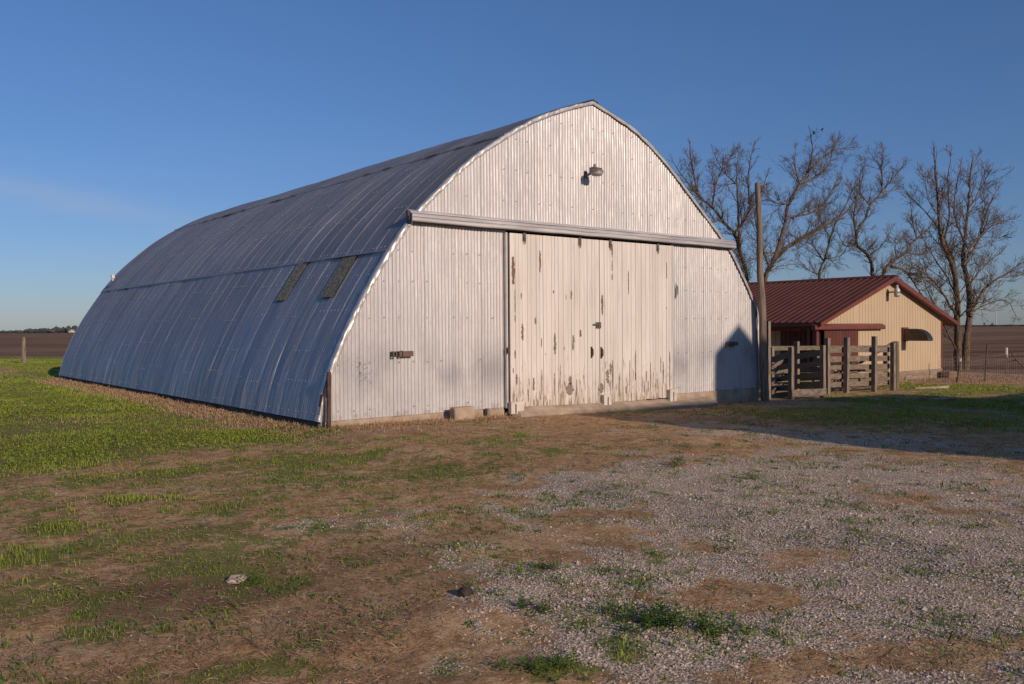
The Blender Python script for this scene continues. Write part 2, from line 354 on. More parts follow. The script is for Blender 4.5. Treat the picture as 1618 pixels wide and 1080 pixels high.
def axis(lo, hi, step, far):
    a = list(np.arange(lo, hi+1e-6, step)); s = step
    while a[-1] < far: s *= 1.13; a.append(a[-1]+s)
    s = step
    while a[0] > -far: s *= 1.13; a.insert(0, a[0]-s)
    return np.array(a)
gx = axis(-15, 18, .10, 6000); gy = axis(-13, 4, .10, 6000)
GXX, GYY = np.meshgrid(gx, gy)
def gheight(x, y):
    near = np.clip(1-np.hypot(x-CAM[0], y-CAM[1])/60, 0, 1)
    z = gz(x)+fbm(x*.45, y*.45, 21)*.05*np.clip(near*1.5,0,1)*np.clip((np.abs(y)+.2)/3, .15, 1)+fbm(x*2.3, y*2.3, 5)*.020*near+fbm(x*6, y*6, 15)*.010*near
    return z
gr, ge, st, dk, soil = masks(GXX, GYY)
gzv = gheight(GXX, GYY)+soil*-.03
# ground shader
n = NT('ground', .95, 0, .15)
aG, aE, aS, aD, aF = [n.attr(k) for k in ('gravel','green','straw','dark','soil')]
e1 = n.noise(3.0, 7, None, .65); e2 = n.noise(14, 5, None, .6)
fibre = n.noise(22, 6, n.co((1,2.2,1),(0,0,.6)), .7); fib2 = n.noise(50, 4, n.co((2.5,.6,1),(0,0,-.4)), .7)
thatch = n.ramp(n.ma('ADD', n.ma('MULTIPLY', fibre, .6), n.ma('MULTIPLY', fib2, .4)), [(.28,(.10,.050,.022)),(.42,(.34,.195,.092)),(.54,(.54,.34,.18)),(.70,(.78,.58,.36))])
thatch = n.mix(n.mr(n.noise(6.5,5,None,.7),.44,.60,0,.6), thatch, (.21,.105,.045)); thatch = n.mix(n.mr(n.noise(1.7,6,None,.7),.52,.62,0,.55), thatch, (.62,.43,.26)); thatch = n.mix(n.mr(n.noise(.8,6,None,.7),.53,.64,0,.45), thatch, (.20,.115,.055)); thatch = n.mix(n.mr(aD,0,1,0,.75), thatch, (.10,.06,.034))
dry = n.ramp(fibre, [(.3,(.20,.12,.075)),(.5,(.36,.24,.16)),(.7,(.52,.38,.27))]); base = n.mix(aS, thatch, dry)
vc = n.vor(48, None, 'F1', 1); sv = n.t.nodes.new('ShaderNodeSeparateColor'); n.lk(vc, sv.inputs[0]); vd = n.vor(48, None, 'F1', 0)
stone = n.ramp(sv.outputs[0], [(0,(.30,.225,.17)),(.45,(.47,.375,.295)),(1,(.64,.535,.44))]); stone = n.mix(n.mr(vd,.45,.8,0,.75), stone, (.16,.11,.075))
stone = n.mix(n.mr(e1,.4,.7,0,.45), stone, (.33,.205,.12))
gm = n.mr(n.ma('ADD', n.ma('ADD', aG, n.ma('MULTIPLY', n.ma('SUBTRACT', e1, .5), .9)), n.ma('MULTIPLY', n.ma('SUBTRACT', e2, .5), .8)), .40, .58)
base = n.mix(gm, base, stone)
gn = n.noise(40, 5, None, .7); grass = n.ramp(gn, [(.3,(.04,.055,.010)),(.5,(.11,.145,.022)),(.7,(.20,.215,.045))])
grass = n.mix(n.mr(e1,.45,.65,0,.5), grass, (.13,.115,.035))
em = n.mr(n.ma('ADD', aE, n.ma('MULTIPLY', n.ma('SUBTRACT', e2, .5), 2.2)), .40, .70, 0, .78); base = n.mix(em, base, grass)
# ploughed fields
rows = n.noise(1.0, 6, n.co((.05,.9,1),(0,0,.05)), .7); clod = n.noise(2.2, 8, None, .75); strip = n.noise(.012, 3, n.co((.3,1.6,1)))
so_ = n.ramp(n.ma('ADD', n.ma('MULTIPLY', rows, .5), n.ma('MULTIPLY', clod, .5)), [(.38,(.04,.017,.008)),(.5,(.12,.052,.022)),(.62,(.32,.17,.085))])
so_ = n.mix(n.mr(strip,.50,.56,0,.55), so_, (.26,.17,.10))
Xs, Ys, Zs = n.xyz(); FA = math.atan2(-RC[1][2], -RC[0][2]); cbn = n.t.nodes.new('ShaderNodeCombineXYZ')   # tillage passes run across the view
n.lk(n.ma('ADD', n.ma('MULTIPLY', Xs, math.cos(FA)), n.ma('MULTIPLY', Ys, math.sin(FA))), cbn.inputs[0]); n.lk(n.ma('ADD', n.ma('MULTIPLY', Xs, -.12*math.sin(FA)), n.ma('MULTIPLY', Ys, .12*math.cos(FA))), cbn.inputs[1])
till = n.noise(.16, 7, cbn.outputs[0], .75); so_ = n.mix(n.mr(till,.42,.66,0,.75), so_, (.30,.175,.10)); so_ = n.mix(n.mr(till,.50,.30,0,.7), so_, (.035,.016,.009))
base = n.mix(aF, base, so_)
n.col(base); n.bump(n.ma('ADD', n.ma('MULTIPLY', n.ma('SUBTRACT', 1., vd), gm), n.ma('MULTIPLY', fibre, .9)), .55, .016)
M_ground = n.m
g = npmesh('ground', np.stack([GXX.ravel(), GYY.ravel(), gzv.ravel()], 1), grid_faces(len(gy), len(gx)), M_ground, smooth=True,
   attrs=dict(gravel=gr.ravel(), green=ge.ravel(), straw=np.clip(st,0,1).ravel(), dark=dk.ravel(), soil=soil.ravel()))
g['kind'] = 'structure'
# ------------------------------------------------------------------ stones, straw, grass and weeds that lie on the ground
FWD = math.atan2(-RC[1][2], -RC[0][2])
def wedge(N, d0, d1, pw=1., half=.62, lo=None, hi=None):
    u = rng.random(N); d = (d0**pw+(d1**pw-d0**pw)*u)**(1/pw); a = FWD+rng.uniform(-half if lo is None else lo, half if hi is None else hi, N)
    return CAM[0]+d*np.cos(a), CAM[1]+d*np.sin(a), d
def outside_barn(x, y): return ~((x > -6.12) & (x < 6.15) & (y > -.02) & (y < BLEN+.1)) & ~((x > 16.9) & (x < 27.2) & (y > 5.15))
BLEN = 19.95
def hgt(x, y): return gheight(x, y)-.002
# gravel
x, y, d = wedge(260000, 4.2, 15, .8)
m = masks(x, y); pr = np.clip(m[0]*1.7-.35+vnoise(x*4, y*4, 71)*.35, .006, 1)*np.clip(1-m[1], 0, 1); k = (rng.random(len(x)) < pr) & outside_barn(x, y); x, y, d = x[k], y[k], d[k]; N = len(x)
base = np.array([(1,0,0),(0,1,0),(-1,0,0),(0,-1,0),(0,0,1),(0,0,-1)], float); fo = np.array([(0,1,4),(1,2,4),(2,3,4),(3,0,4),(1,0,5),(2,1,5),(3,2,5),(0,3,5)])
s = rng.gamma(2.4, .0015, N)+.0026; V = base[None]*(rng.uniform(.55,1.3,(N,6,1)))*s[:,None,None]; V[:,:,2] *= .7
a = rng.uniform(0, 6.28, N); ca, sa = np.cos(a)[:,None], np.sin(a)[:,None]; V = np.stack([V[:,:,0]*ca-V[:,:,1]*sa, V[:,:,0]*sa+V[:,:,1]*ca, V[:,:,2]+V[:,:,0]*rng.uniform(-.4,.4,(N,1))], 2)
V += np.stack([x, y, hgt(x,y)+s*.30], 1)[:,None,:]
F = (fo[None]+6*np.arange(N)[:,None,None]).reshape(-1,3)
o = npmesh('gravel_stones', V.reshape(-1,3), F, M_stone, attrs=dict(tone=np.repeat(rng.beta(2.2,2,N), 6))); o['kind'] = 'stuff'; tag(o, 'loose crushed gravel stones scattered over the yard', 'gravel')
# lying straw
def lying(N, d0, d1, pw, L0, L1, W, name, label, cat):
    x, y, d = wedge(N, d0, d1, pw)
    m = masks(x, y); pr = np.clip(1.0-m[0]*1.1-m[1]*.55-m[3]*.35+m[2]*.4, .04, 1)*(1-m[4])*np.clip(.72+vnoise(x*1.5,y*1.5,91)*.5,.1,1); k = (rng.random(len(x)) < pr) & outside_barn(x, y); x, y, d = x[k], y[k], d[k]; N = len(x)
    a = np.where(rng.random(N) < .5, rng.normal(.2,.5,N), rng.uniform(0,6.28,N)); L = rng.uniform(L0, L1, N)*rng.uniform(.4,1,N); ww = W*rng.uniform(.5,1.2,N)*np.clip(d/8,1,2.2)
    ux, uy = np.cos(a), np.sin(a); z0 = hgt(x,y)+rng.uniform(.003,.016,N); dz = rng.normal(0,.10,N)*L; bow = rng.uniform(0,.12,N)*L
    P = np.zeros((N,6,3)); 
    for j, t in enumerate((-.5,0,.5)):
        cxx = x+ux*L*t; cyy = y+uy*L*t; zz = z0+np.abs(dz)*(t+.5)+(bow if j == 1 else 0); wj = ww*(1 if j == 1 else .5)
        P[:,2*j] = np.stack([cxx-uy*wj, cyy+ux*wj, zz], 1); P[:,2*j+1] = np.stack([cxx+uy*wj, cyy-ux*wj, zz+wj*.6], 1)
    q = np.array([(0,1,3,2),(2,3,5,4)]); F = (q[None]+6*np.arange(N)[:,None,None]).reshape(-1,4)
    o = npmesh(name, P.reshape(-1,3), F, M_straw, attrs=dict(tone=np.repeat(np.clip(rng.beta(1.7,1.7,N),0,1), 6))); o['kind'] = 'stuff'; tag(o, label, cat)
lying(400000, 4.2, 26, .7, .02, .11, .0022, 'straw_litter', 'dry mown straw and dead grass lying over the yard', 'straw')
# blades: curved narrow triangles
def blades(x, y, h, wd, tone, name, mat, label, cat, lean=.45, flat=0.):
    N = len(x); a = rng.uniform(0,6.28,N); ux, uy = np.cos(a), np.sin(a); b = rng.uniform(0,6.28,N); l = rng.uniform(.1,1,N)*lean*h
    z = hgt(x,y); P = np.zeros((N,5,3)); c0 = np.stack([x,y,z-.004],1); c1 = np.stack([x+np.cos(b)*l*.35, y+np.sin(b)*l*.35, z+h*.6],1); c2 = np.stack([x+np.cos(b)*l, y+np.sin(b)*l, z+h*rng.uniform(.8,1,N)],1)
    o = np.stack([ux*wd, uy*wd, wd*0],1); P[:,0] = c0-o*.7; P[:,1] = c0+o*.7; P[:,2] = c1+o; P[:,3] = c1-o; P[:,4] = c2
    F = np.stack([np.stack([5*np.arange(N)+i for i in f],1) for f in ((0,1,2),(0,2,3),(3,2,4))],1).reshape(-1,3)
    ob = npmesh(name, P.reshape(-1,3), F, mat, attrs=dict(tone=np.repeat(np.clip(tone,0,1), 5))); ob['kind'] = 'stuff'; tag(ob, label, cat); return ob
x, y, d = wedge(900000, 4.2, 62, 1.15, half=.66); m = masks(x, y)
pr = np.clip(m[1]*1.5-.25, 0, 1)*np.clip(.62+vnoise(x*2.2,y*2.2,51)*.5+vnoise(x*9,y*9,52)*.5,.03,1); k = (rng.random(len(x)) < pr) & outside_barn(x, y) & (m[4] < .3); x, y, d, g_ = x[k], y[k], d[k], m[1][k]
lush = np.clip(fbm(x*.7,y*.7,61)*1.6+.4, 0, 1)
tone = np.clip(.25+.45*fbm(x*.5,y*.5,63)+rng.normal(.2,.2,len(x)), 0, 1)
blades(x, y, (.022+.05*lush)*rng.uniform(.5,1.3,len(x))*np.clip(.5+g_*.5,.4,1.1), np.clip(.0022*d/7,.002,.013), tone, 'grass', M_grass, 'short green grass growing in patches around the barn', 'grass')
# low broad-leaved ground cover in the bright patches
CL = ell([(60,716,150,20,1),(285,694,130,11,1),(455,688,85,10,1.1),(135,757,44,9,.95),(200,790,36,8,.9),(268,745,55,8,.8),(85,835,34,9,.8),(92,866,42,5,.7),(60,650,200,12,.6)])
x, y, d = wedge(260000, 5, 34, 1.1, lo=-.05, hi=.66); m = emask(CL, x, y)+fbm(x*1.5,y*1.5,83)*.6; k = (rng.random(len(x)) < np.clip(m*1.2-.25,0,1)) & outside_barn(x, y); x, y, d = x[k], y[k], d[k]; N = len(x)
hh = hgt(x,y)+rng.uniform(.015,.075,N)*np.clip(emask(CL,x,y),.4,1); a = rng.uniform(0,6.28,N); s = rng.uniform(.007,.012,N)*np.clip(d/12,1,1.8); tl = rng.normal(0,.45,(N,2)); P = np.zeros((N,4,3))
for j in range(4):
    u = np.cos(a+j*1.5708)*s; v = np.sin(a+j*1.5708)*s; P[:,j] = np.stack([x+u, y+v, hh+u*tl[:,0]+v*tl[:,1]],1)
o = npmesh('ground_cover', P.reshape(-1,3), np.arange(4*N).reshape(-1,4), M_grass, attrs=dict(tone=np.repeat(np.clip(rng.normal(.42,.22,N),0,1),4))); o['kind'] = 'stuff'; tag(o, 'low bright green leafy ground cover in the left grass', 'ground cover')
# upright dead grass along the walls and the fence
x, y, d = wedge(420000, 12, 48, 1.1, half=.66); m = masks(x, y); k = (rng.random(len(x)) < np.clip(m[2]*1.1-.2,0,1)*.8) & outside_barn(x, y) & (m[4] < .5); x, y, d = x[k], y[k], d[k]
xs2 = -6.12-np.abs(rng.normal(0,.22,20000)); ys2 = rng.uniform(-.2,20.3,20000); xf = rng.uniform(-5.9,-2.2,5000); yf = rng.uniform(-.55,-.05,5000)
x = np.r_[x, xs2, xf]; y = np.r_[y, ys2, yf]; d = np.hypot(x-CAM[0], y-CAM[1])
blades(x, y, rng.gamma(3,.013,len(x))+.012, np.clip(.0018*d/8,.002,.009), rng.beta(2,2.2,len(x)), 'dead_grass', M_straw, 'dry dead grass standing along the walls and fence', 'dead grass', lean=.9)
# small weeds spread through the gravel
x0, y0, d0 = wedge(2600, 4.6, 26, 1.0); m = masks(x0, y0); k = (rng.random(len(x0)) < np.clip(m[0]*.3+.5+vnoise(x0*.8,y0*.8,33)*.6,0,.95)) & outside_barn(x0, y0); x0, y0 = x0[k], y0[k]; cn = rng.integers(8, 46, len(x0)); sz = rng.gamma(2.0,.028,len(x0))+.02
x = np.repeat(x0, cn)+rng.normal(0,1,cn.sum())*np.repeat(sz,cn); y = np.repeat(y0, cn)+rng.normal(0,1,cn.sum())*np.repeat(sz,cn)
blades(x, y, rng.uniform(.012,.05,len(x))*np.repeat(np.clip(sz*10,.5,1.6),cn), rng.uniform(.003,.007,len(x)), rng.normal(.55,.25,len(x)), 'small_weeds', M_weed, 'tiny green weeds sprouting all over the gravel', 'weeds', lean=1.5)
# larger weed clumps one can point to
def weed(px, py, rx, ry, hgt_, nleaf, label, tn=.4):
    c = G(px, py); d = math.hypot(c[0]-CAM[0], c[1]-CAM[1]); ra = rx*d/FPX; rb = ry*d*d/(FPX*(CAMZ-c[2])); az = math.atan2(c[1]-CAM[1], c[0]-CAM[0])
    ns = max(5, nleaf//14); t = rng.normal(0,.5,(ns,2)); sx = c[0]+t[:,0]*rb*math.cos(az)-t[:,1]*ra*math.sin(az); sy = c[1]+t[:,0]*rb*math.sin(az)+t[:,1]*ra*math.cos(az); V = []; F = []; T = []
    for q in range(ns):
        sh = hgt_*rng.uniform(.5,1.1); z0 = float(hgt(np.array([sx[q]]), np.array([sy[q]]))[0]); lx, ly = rng.normal(0,.35,2)*sh
        for j in range(14):
            tt = (j+1)/15; px_, py_, pz = sx[q]+lx*tt, sy[q]+ly*tt, z0+sh*tt*.8; a = j*2.4+q; L = sh*(.62-.3*tt)*rng.uniform(.7,1.2); wd = L*.20; up = .25+tt*.7
            dx, dy = math.cos(a), math.sin(a); i = len(V)
            V += [(px_,py_,pz),(px_+dx*L*.5-dy*wd,py_+dy*L*.5+dx*wd,pz+L*up*.42),(px_+dx*L,py_+dy*L,pz+L*up*.55),(px_+dx*L*.5+dy*wd,py_+dy*L*.5-dx*wd,pz+L*up*.42)]
            F.append((i,i+1,i+2,i+3)); T += [min(1,max(0,rng.normal(tn,.18)))]*4
    cz = float(hgt(np.array([c[0]]), np.array([c[1]]))[0])
    for q in range(ns):                                      # creeping stems join the shoots
        z0 = float(hgt(np.array([sx[q]]), np.array([sy[q]]))[0]); i = len(V); V += [(c[0],c[1]-.003,cz+.004),(sx[q],sy[q]-.003,z0+.004),(sx[q],sy[q]+.003,z0+.004),(c[0],c[1]+.003,cz+.004)]; F.append((i,i+1,i+2,i+3)); T += [.2]*4
    o = npmesh('weed_clump', V, F, M_weed, attrs=dict(tone=T)); tag(o, label, 'weed', 'larger weed clumps in the yard')
weed(1030,988,58,17,.10,520,'widest dark green weed clump in the foreground gravel',.25)
weed(1122,1000,24,12,.09,170,'dark green weed clump just right of the widest one',.25)
weed(848,972,26,9,.08,160,'leafy weed clump in gravel left of the widest clump',.4)
weed(870,902,18,8,.08,120,'lone bushy weed at the upper left gravel edge',.35)
weed(402,916,20,9,.09,150,'bright green weed clump beside the pale stone',.8)
weed(487,922,12,7,.07,80,'small bright weed in straw right of the pale stone',.75)
weed(1068,737,16,6,.13,110,'weed clump in gravel in front of the right door leaf',.5)
weed(935,738,40,4,.07,110,'wide flat weed patch in front of the sliding doors',.4)
weed(1190,757,22,5,.10,110,'grassy weed tuft in the middle of the gravel',.5)
weed(860,1058,66,16,.07,520,'large yellow green weed mat at the bottom edge',.7)
# pale stone and a clod
c = G(375,914)
def rock(c, dims, mat, label, seed, name='stone', cat='stone'):
    import bmesh
    bm = bmesh.new(); bmesh.ops.create_icosphere(bm, subdivisions=2, radius=1); r2 = random.Random(seed)
    for v in bm.verts:
        f_ = 1+r2.uniform(-.16,.16); v.co = Vector((v.co.x*dims[0]*f_, v.co.y*dims[1]*f_, v.co.z*dims[2]*f_))+Vector((c[0],c[1],float(hgt(np.array([c[0]]),np.array([c[1]]))[0])+dims[2]*.35))
    me = bpy.data.meshes.new(name); bm.to_mesh(me); me.materials.append(mat); o = bpy.data.objects.new(name, me); C.objects.link(o); tag(o, label, cat)
rock(c, (.075,.06,.035), simple('pale_stone',(.46,.35,.28),(.36,.27,.21),12), 'pale flat stone in the straw beside a bright weed', 3)
rock(G(735,946), (.05,.04,.04), simple('dark_clod',(.06,.045,.035),(.03,.022,.018),20), 'small dark clod of earth at the left edge of the gravel', 5, 'earth_clod', 'clod')
# ------------------------------------------------------------------ the arched barn
LP = [(-6.07,.35),(-5.956,.855),(-5.557,1.807),(-4.867,2.977),(-4.343,3.698),(-4.073,4.002),(-3.517,4.535),(-2.788,5.145),(-2.019,5.654),(-1.205,6.104),(-.343,6.451),(.292,6.654)]
RP = [(.292,6.654),(.857,6.484),(1.543,6.251),(2.58,5.644),(3.461,4.958),(4.155,4.414),(5.003,3.696),(5.636,2.854),(6.0,2.36),(6.06,1.6),(6.08,.35)]
def smooth_poly(P, nn):
    P = np.array(P); t = np.r_[0, np.cumsum(np.hypot(*np.diff(P, axis=0).T))]; s = np.linspace(0, t[-1], nn)
    m = np.gradient(P, t, axis=0); out = np.zeros((nn,2)); k = np.clip(np.searchsorted(t, s)-1, 0, len(t)-2)
    h = (t[k+1]-t[k])[:,None]; u = ((s-t[k])/h[:,0])[:,None]
    out = (2*u**3-3*u**2+1)*P[k]+(u**3-2*u**2+u)*h*m[k]+(-2*u**3+3*u**2)*P[k+1]+(u**3-u**2)*h*m[k+1]
    return out, s
LS, Ls = smooth_poly(LP, 121); RS, Rs = smooth_poly(RP, 61)
RS[RS[:,1] < 2.2, 0] = np.maximum(RS[RS[:,1] < 2.2, 0], 6.03)
BL = 19.95
barn = thing('barn', 'large silver arched barn of corrugated metal with white peeling sliding doors', 'barn', (0,0,.1))
iS = int(np.argmin(np.abs(LS[:,1]-3.30)))                    # height of the long lap on the left slope
i2 = int(np.argmin(np.abs(LS[:,1]-5.63)))
def roofgrid(prof, ss, cols, left=True):
    nP = len(prof); tg = np.gradient(prof, axis=0); tg /= np.linalg.norm(tg, axis=1)[:,None]
    nr = np.stack([-tg[:,1], tg[:,0]], 1)                    # outward
    if left: lift = np.array([ .0 if i < iS else (.016 if i < i2 else .022) for i in range(nP)])
    else: lift = np.full(nP, .022)
    yy = np.asarray(cols); SW = .56; sh = np.floor((yy+.03)/SW); fr = (yy+.03)/SW-sh
    corr = .0065*np.sin(2*math.pi*yy/.07)
    lap = .0078*(1-fr)
    ph = (sh*12.9898) % 1
    S, YY = np.meshgrid(ss, yy, indexing='ij')
    dent = fbm(YY*1.2, S*.35, 31)*.022+fbm(YY*4.0, S*.5, 37)*.017*np.clip(1.9-S*.55, .2, 1.8)+fbm(YY*6, S*.8, 41)*.022*np.clip(1.3-S*.8,0,1)
    dent *= np.clip((YY+.02)/.3, 0, 1)
    ridge = np.clip((S-ss[-1]+1.4)/1.4, 0, 1)*(fbm(YY*.35, S*0, 77)*.06) if left else 0
    off = lift[:,None]+corr[None,:]+lap[None,:]+dent
    V = np.stack([prof[:,0][:,None]+nr[:,0][:,None]*off, YY, prof[:,1][:,None]+nr[:,1][:,None]*off+ridge], 2)
    att = np.broadcast_to(((np.sin(sh*78.233+ (S>ss[min(iS,len(ss)-1)])*3.1)*43758.5453) % 1), S.shape)
    return V, att, nr
cols = np.arange(-.05, BL+.05, .07/6)
# steep sheet edges: add a column right before every new sheet
ed = np.arange(1, 37)*.56-.03; cols = np.sort(np.r_[cols, ed-.003, ed+.0005]); cols = cols[np.r_[True, np.diff(cols) > .0012]]
V, att, nrL = roofgrid(LS, Ls, cols)
def add_break(V, i):  # duplicate the row at the lap so the step is crisp
    return V
F = grid_faces(*V.shape[:2])
kinked = V.reshape(-1,3)
roof = npmesh('roof', kinked, F[:, ::-1], M_roof, barn, attrs=dict(sheet=att.ravel()))
colsR = np.arange(-.05, BL+.05, .14/4)
V2, att2, _ = roofgrid(RS, Rs, colsR, False)
# right slope joins the left one at the ridge: one part
F2 = grid_faces(*V2.shape[:2])
roofr = npmesh('roof', V2.reshape(-1,3), F2[:, ::-1], M_roof, barn, attrs=dict(sheet=att2.ravel()))
def roofpt(s, y, off=.03, prof=LS, ss=Ls, nr=nrL):
    x = np.interp(s, ss, prof[:,0]); z = np.interp(s, ss, prof[:,1]); a = np.interp(s, ss, nr[:,0]); b = np.interp(s, ss, nr[:,1])
    L = 0 if s < Ls[iS] else (.016 if s < Ls[i2] else .022)
    return (x+a*(off+L), y, z+b*(off+L))
# rows of screws across the laps of the left slope
mb = MB()
for k, s0 in enumerate([.12,.62,1.25,1.95,2.75,Ls[iS]+.07,4.4,5.3,6.2,Ls[i2]+.08,7.9]):
    y = .05; j = 0
    while y < BL-.1:
        blk = math.floor(y/1.68); ds = .07*(((blk*7+k*3) % 5)-2)*.5 if k not in (0,5,9) else 0
        if random.random() < .42:
            p = np.array(roofpt(s0+ds, y, .022)); q = np.array(roofpt(s0+ds, y, .034)); r_ = .010
            t1 = np.array(roofpt(s0+ds+r_, y, .022))-p; t2 = np.array([0,r_,0])
            mb.add([p-t1-t2, p+t1-t2, p+t1+t2, p-t1+t2, q], [(0,1,4),(1,2,4),(2,3,4),(3,0,4)])
        y += .14
mb.build('roof_screws', M_washer, barn)['kind'] = 'stuff'
# the lap edge of the upper shell, wavy, with black patches painted as the shaded gaps under it
def lapedge(si, name, gap_patches, wav):
    mb = MB(); P0 = []; P1 = []; P2 = []
    for y in np.arange(-.05, BL+.03, .035):
        wv = wav*math.sin(2*math.pi*y/.07)+fbm(y*1.3, 0, 55)*.012
        P0.append(roofpt(si+.012, y, .018+wv)); P1.append(roofpt(si-.03, y, .034+wv)); P2.append(roofpt(si-.035, y, .012))
    k = len(P0); mb.add(P0+P1+P2, [(i,i+1,k+i+1,k+i) for i in range(k-1)]+[(k+i,k+i+1,2*k+i+1,2*k+i) for i in range(k-1)])
    for (y0, y1, h) in gap_patches:
        pts = []; nseg = 8
        for i in range(nseg+1): pts.append(roofpt(si-.04, y0+(y1-y0)*i/nseg, .045))
        for i in range(nseg, -1, -1): pts.append(roofpt(si-.04-h*math.sin(math.pi*(i+.2)/(nseg+.4))*random.uniform(.7,1.1), y0+(y1-y0)*i/nseg, .040))
        mb.add(pts, [tuple(range(len(pts)))], 1)
    return mb.build(name, [M_roof, M_dark], barn)
lapedge(Ls[iS], 'lap_edge', [(.4,2.4,.02),(3.0,3.4,.02),(16.6,17.0,.06),(14.2,14.3,.04),(18.9,19.2,.04)], .006)
lapedge(Ls[i2], 'lap_edge', [(.5,1.0,.05),(1.3,1.6,.04),(2.3,2.7,.07),(4.2,4.6,.06),(5.2,5.5,.05),(9.4,9.7,.05),(10.4,11.1,.07),(13.0,13.4,.06),(14.2,15.0,.09),(15.6,15.9,.06),(16.6,16.8,.05)], .006)
# grey fibreglass strips
for ya, yb in ((1.12,1.62),(3.20,3.70)):
    mb = MB(); S0 = Ls[iS]-1.0; rows_ = 14; cs = np.linspace(ya, yb, 36); V = []
    sh_ = .95
    for i in range(rows_+1):
        s = Ls[iS]-.03-(i/rows_)*.94; x = None
        for y in cs: V.append(roofpt(s, y, .030+.006*math.sin(2*math.pi*y/.07)))
    npmesh('skylight_strip', V, grid_faces(rows_+1, len(cs)), M_patch, barn)
# a lifted sheet edge and a rusted corner on the left slope
mb = MB(); P = []
for i in range(9):
    s = Ls[iS]-1.12-i*.075; y = .66+.012*i; P += [roofpt(s, y-.03, .030), roofpt(s, y+.03, .038+.03*math.sin(math.pi*i/8)), roofpt(s, y+.16, .028)]
mb.add(P, [(3*i+a, 3*i+a+1, 3*i+a+4, 3*i+a+3) for i in range(8) for a in (0,1)]); pass
mb = MB(); P = []
for i in range(10):
    s = .12+i*.085; a = .05+.03*math.sin(i*2.1); P += [roofpt(s, -.055, .032), roofpt(s, .0+a*(1-i/9), .034)]
mb.add(P, [(2*i,2*i+1,2*i+3,2*i+2) for i in range(9)]); mb.build('rusted_edge', M_rustpatch, barn)
# ridge cap
mb = MB(); P = []
for y in np.arange(-.05, BL+.1, .19):
    wv = fbm(y*.35, 0, 77)*.06
    P += [(.12,y,6.628+wv+.004),(.292,y,6.692+wv+random.uniform(-.004,.004)),(.47,y,6.635+wv)]
k = len(P)//3; mb.add(P, [(3*i+a,3*i+a+1,3*i+a+4,3*i+a+3) for i in range(k-1) for a in (0,1)]); mb.build('ridge_cap', M_trim, barn)

HEAD = 3.80
def topz(x):
    xs = np.r_[LS[:,0], RS[1:,0]]; zs = np.r_[LS[:,1], RS[1:,1]]; return np.interp(x, xs, zs)
def corr_wall(name, x0, x1, zb, zt, y0=0., mat=None, parent=barn, rows=16, amp=.0072, pitch=.075, lapw=.66, seed=1, clip=True):
    xs_ = list(np.arange(x0, x1, pitch/6))+[x1]
    e = np.arange(math.ceil(x0/lapw), math.floor(x1/lapw)+1)*lapw; xs_ = np.sort(np.r_[xs_, e-.002, e+.001]); xs_ = xs_[(xs_ >= x0) & (xs_ <= x1)]
    lo = zb(xs_) if callable(zb) else np.full(len(xs_), float(zb)); hi = np.minimum(zt, topz(xs_)-.004) if clip else np.full(len(xs_), float(zt)); hi = np.maximum(hi, lo)
    t = np.linspace(0, 1, rows+1); ZZ = lo[None,:]+(hi-lo)[None,:]*t[:,None]; XX = np.broadcast_to(xs_, ZZ.shape)
    fr = xs_/lapw-np.floor(xs_/lapw)
    YY = y0-(amp*np.sin(2*math.pi*xs_/pitch)+.010*(1-fr))[None,:]-fbm(XX*2.2, ZZ*.9, seed)*.016-fbm(XX*9, ZZ*1.2, seed+5)*.0035
    return npmesh(name, np.stack([XX, YY, ZZ], 2).reshape(-1,3), grid_faces(*ZZ.shape), mat or M_gable, parent)
corr_wall('gable_wall', -4.25, 4.87, HEAD, 9, seed=3, rows=26)
bot = lambda x: np.full(len(x), .345)
corr_wall('gable_wall', -6.06, -2.06, bot, HEAD, seed=11, rows=30)
corr_wall('gable_wall', 2.74, 6.07, bot, HEAD, seed=21, rows=30)
# rows of nails on the end wall
mb = MB()
for z in (.5,1.3,2.1,2.75,3.3,4.4,5.0,5.6,6.1):
    for x in np.arange(-6, 6, .30):
        if -2.1 < x < 2.8 and z < HEAD: continue
        if z > topz(x)-.1 or random.random() < .4: continue
        zz = z+random.uniform(-.012,.012)
        mb.add([(x-.008,-.028,zz-.008),(x+.008,-.028,zz-.008),(x+.008,-.028,zz+.008),(x-.008,-.028,zz+.008),(x,-.042,zz)], [(0,1,4),(1,2,4),(2,3,4),(3,0,4)], random.random() < .4)
mb.build('wall_nails', [M_washer, M_iron], barn)['kind'] = 'stuff'
mb = MB()
for i in range(70):
    px_, py_ = 571+random.gauss(0,9), 585+random.gauss(0,13); q = atY(px_, py_, -.036); r_ = random.uniform(.003,.0065)
    mb.add([(q[0]+r_*math.cos(a_), q[1], q[2]+1.4*r_*math.sin(a_)) for a_ in (0,1.05,2.1,3.14,4.2,5.2)], [(0,1,2,3,4,5)])
mb.build('shot_holes', M_dark, barn)['kind'] = 'stuff'
# back wall
corr_wall('gable_wall', -6.06, 6.07, .35, 9, y0=BL-.1, rows=6, seed=9, pitch=.15)
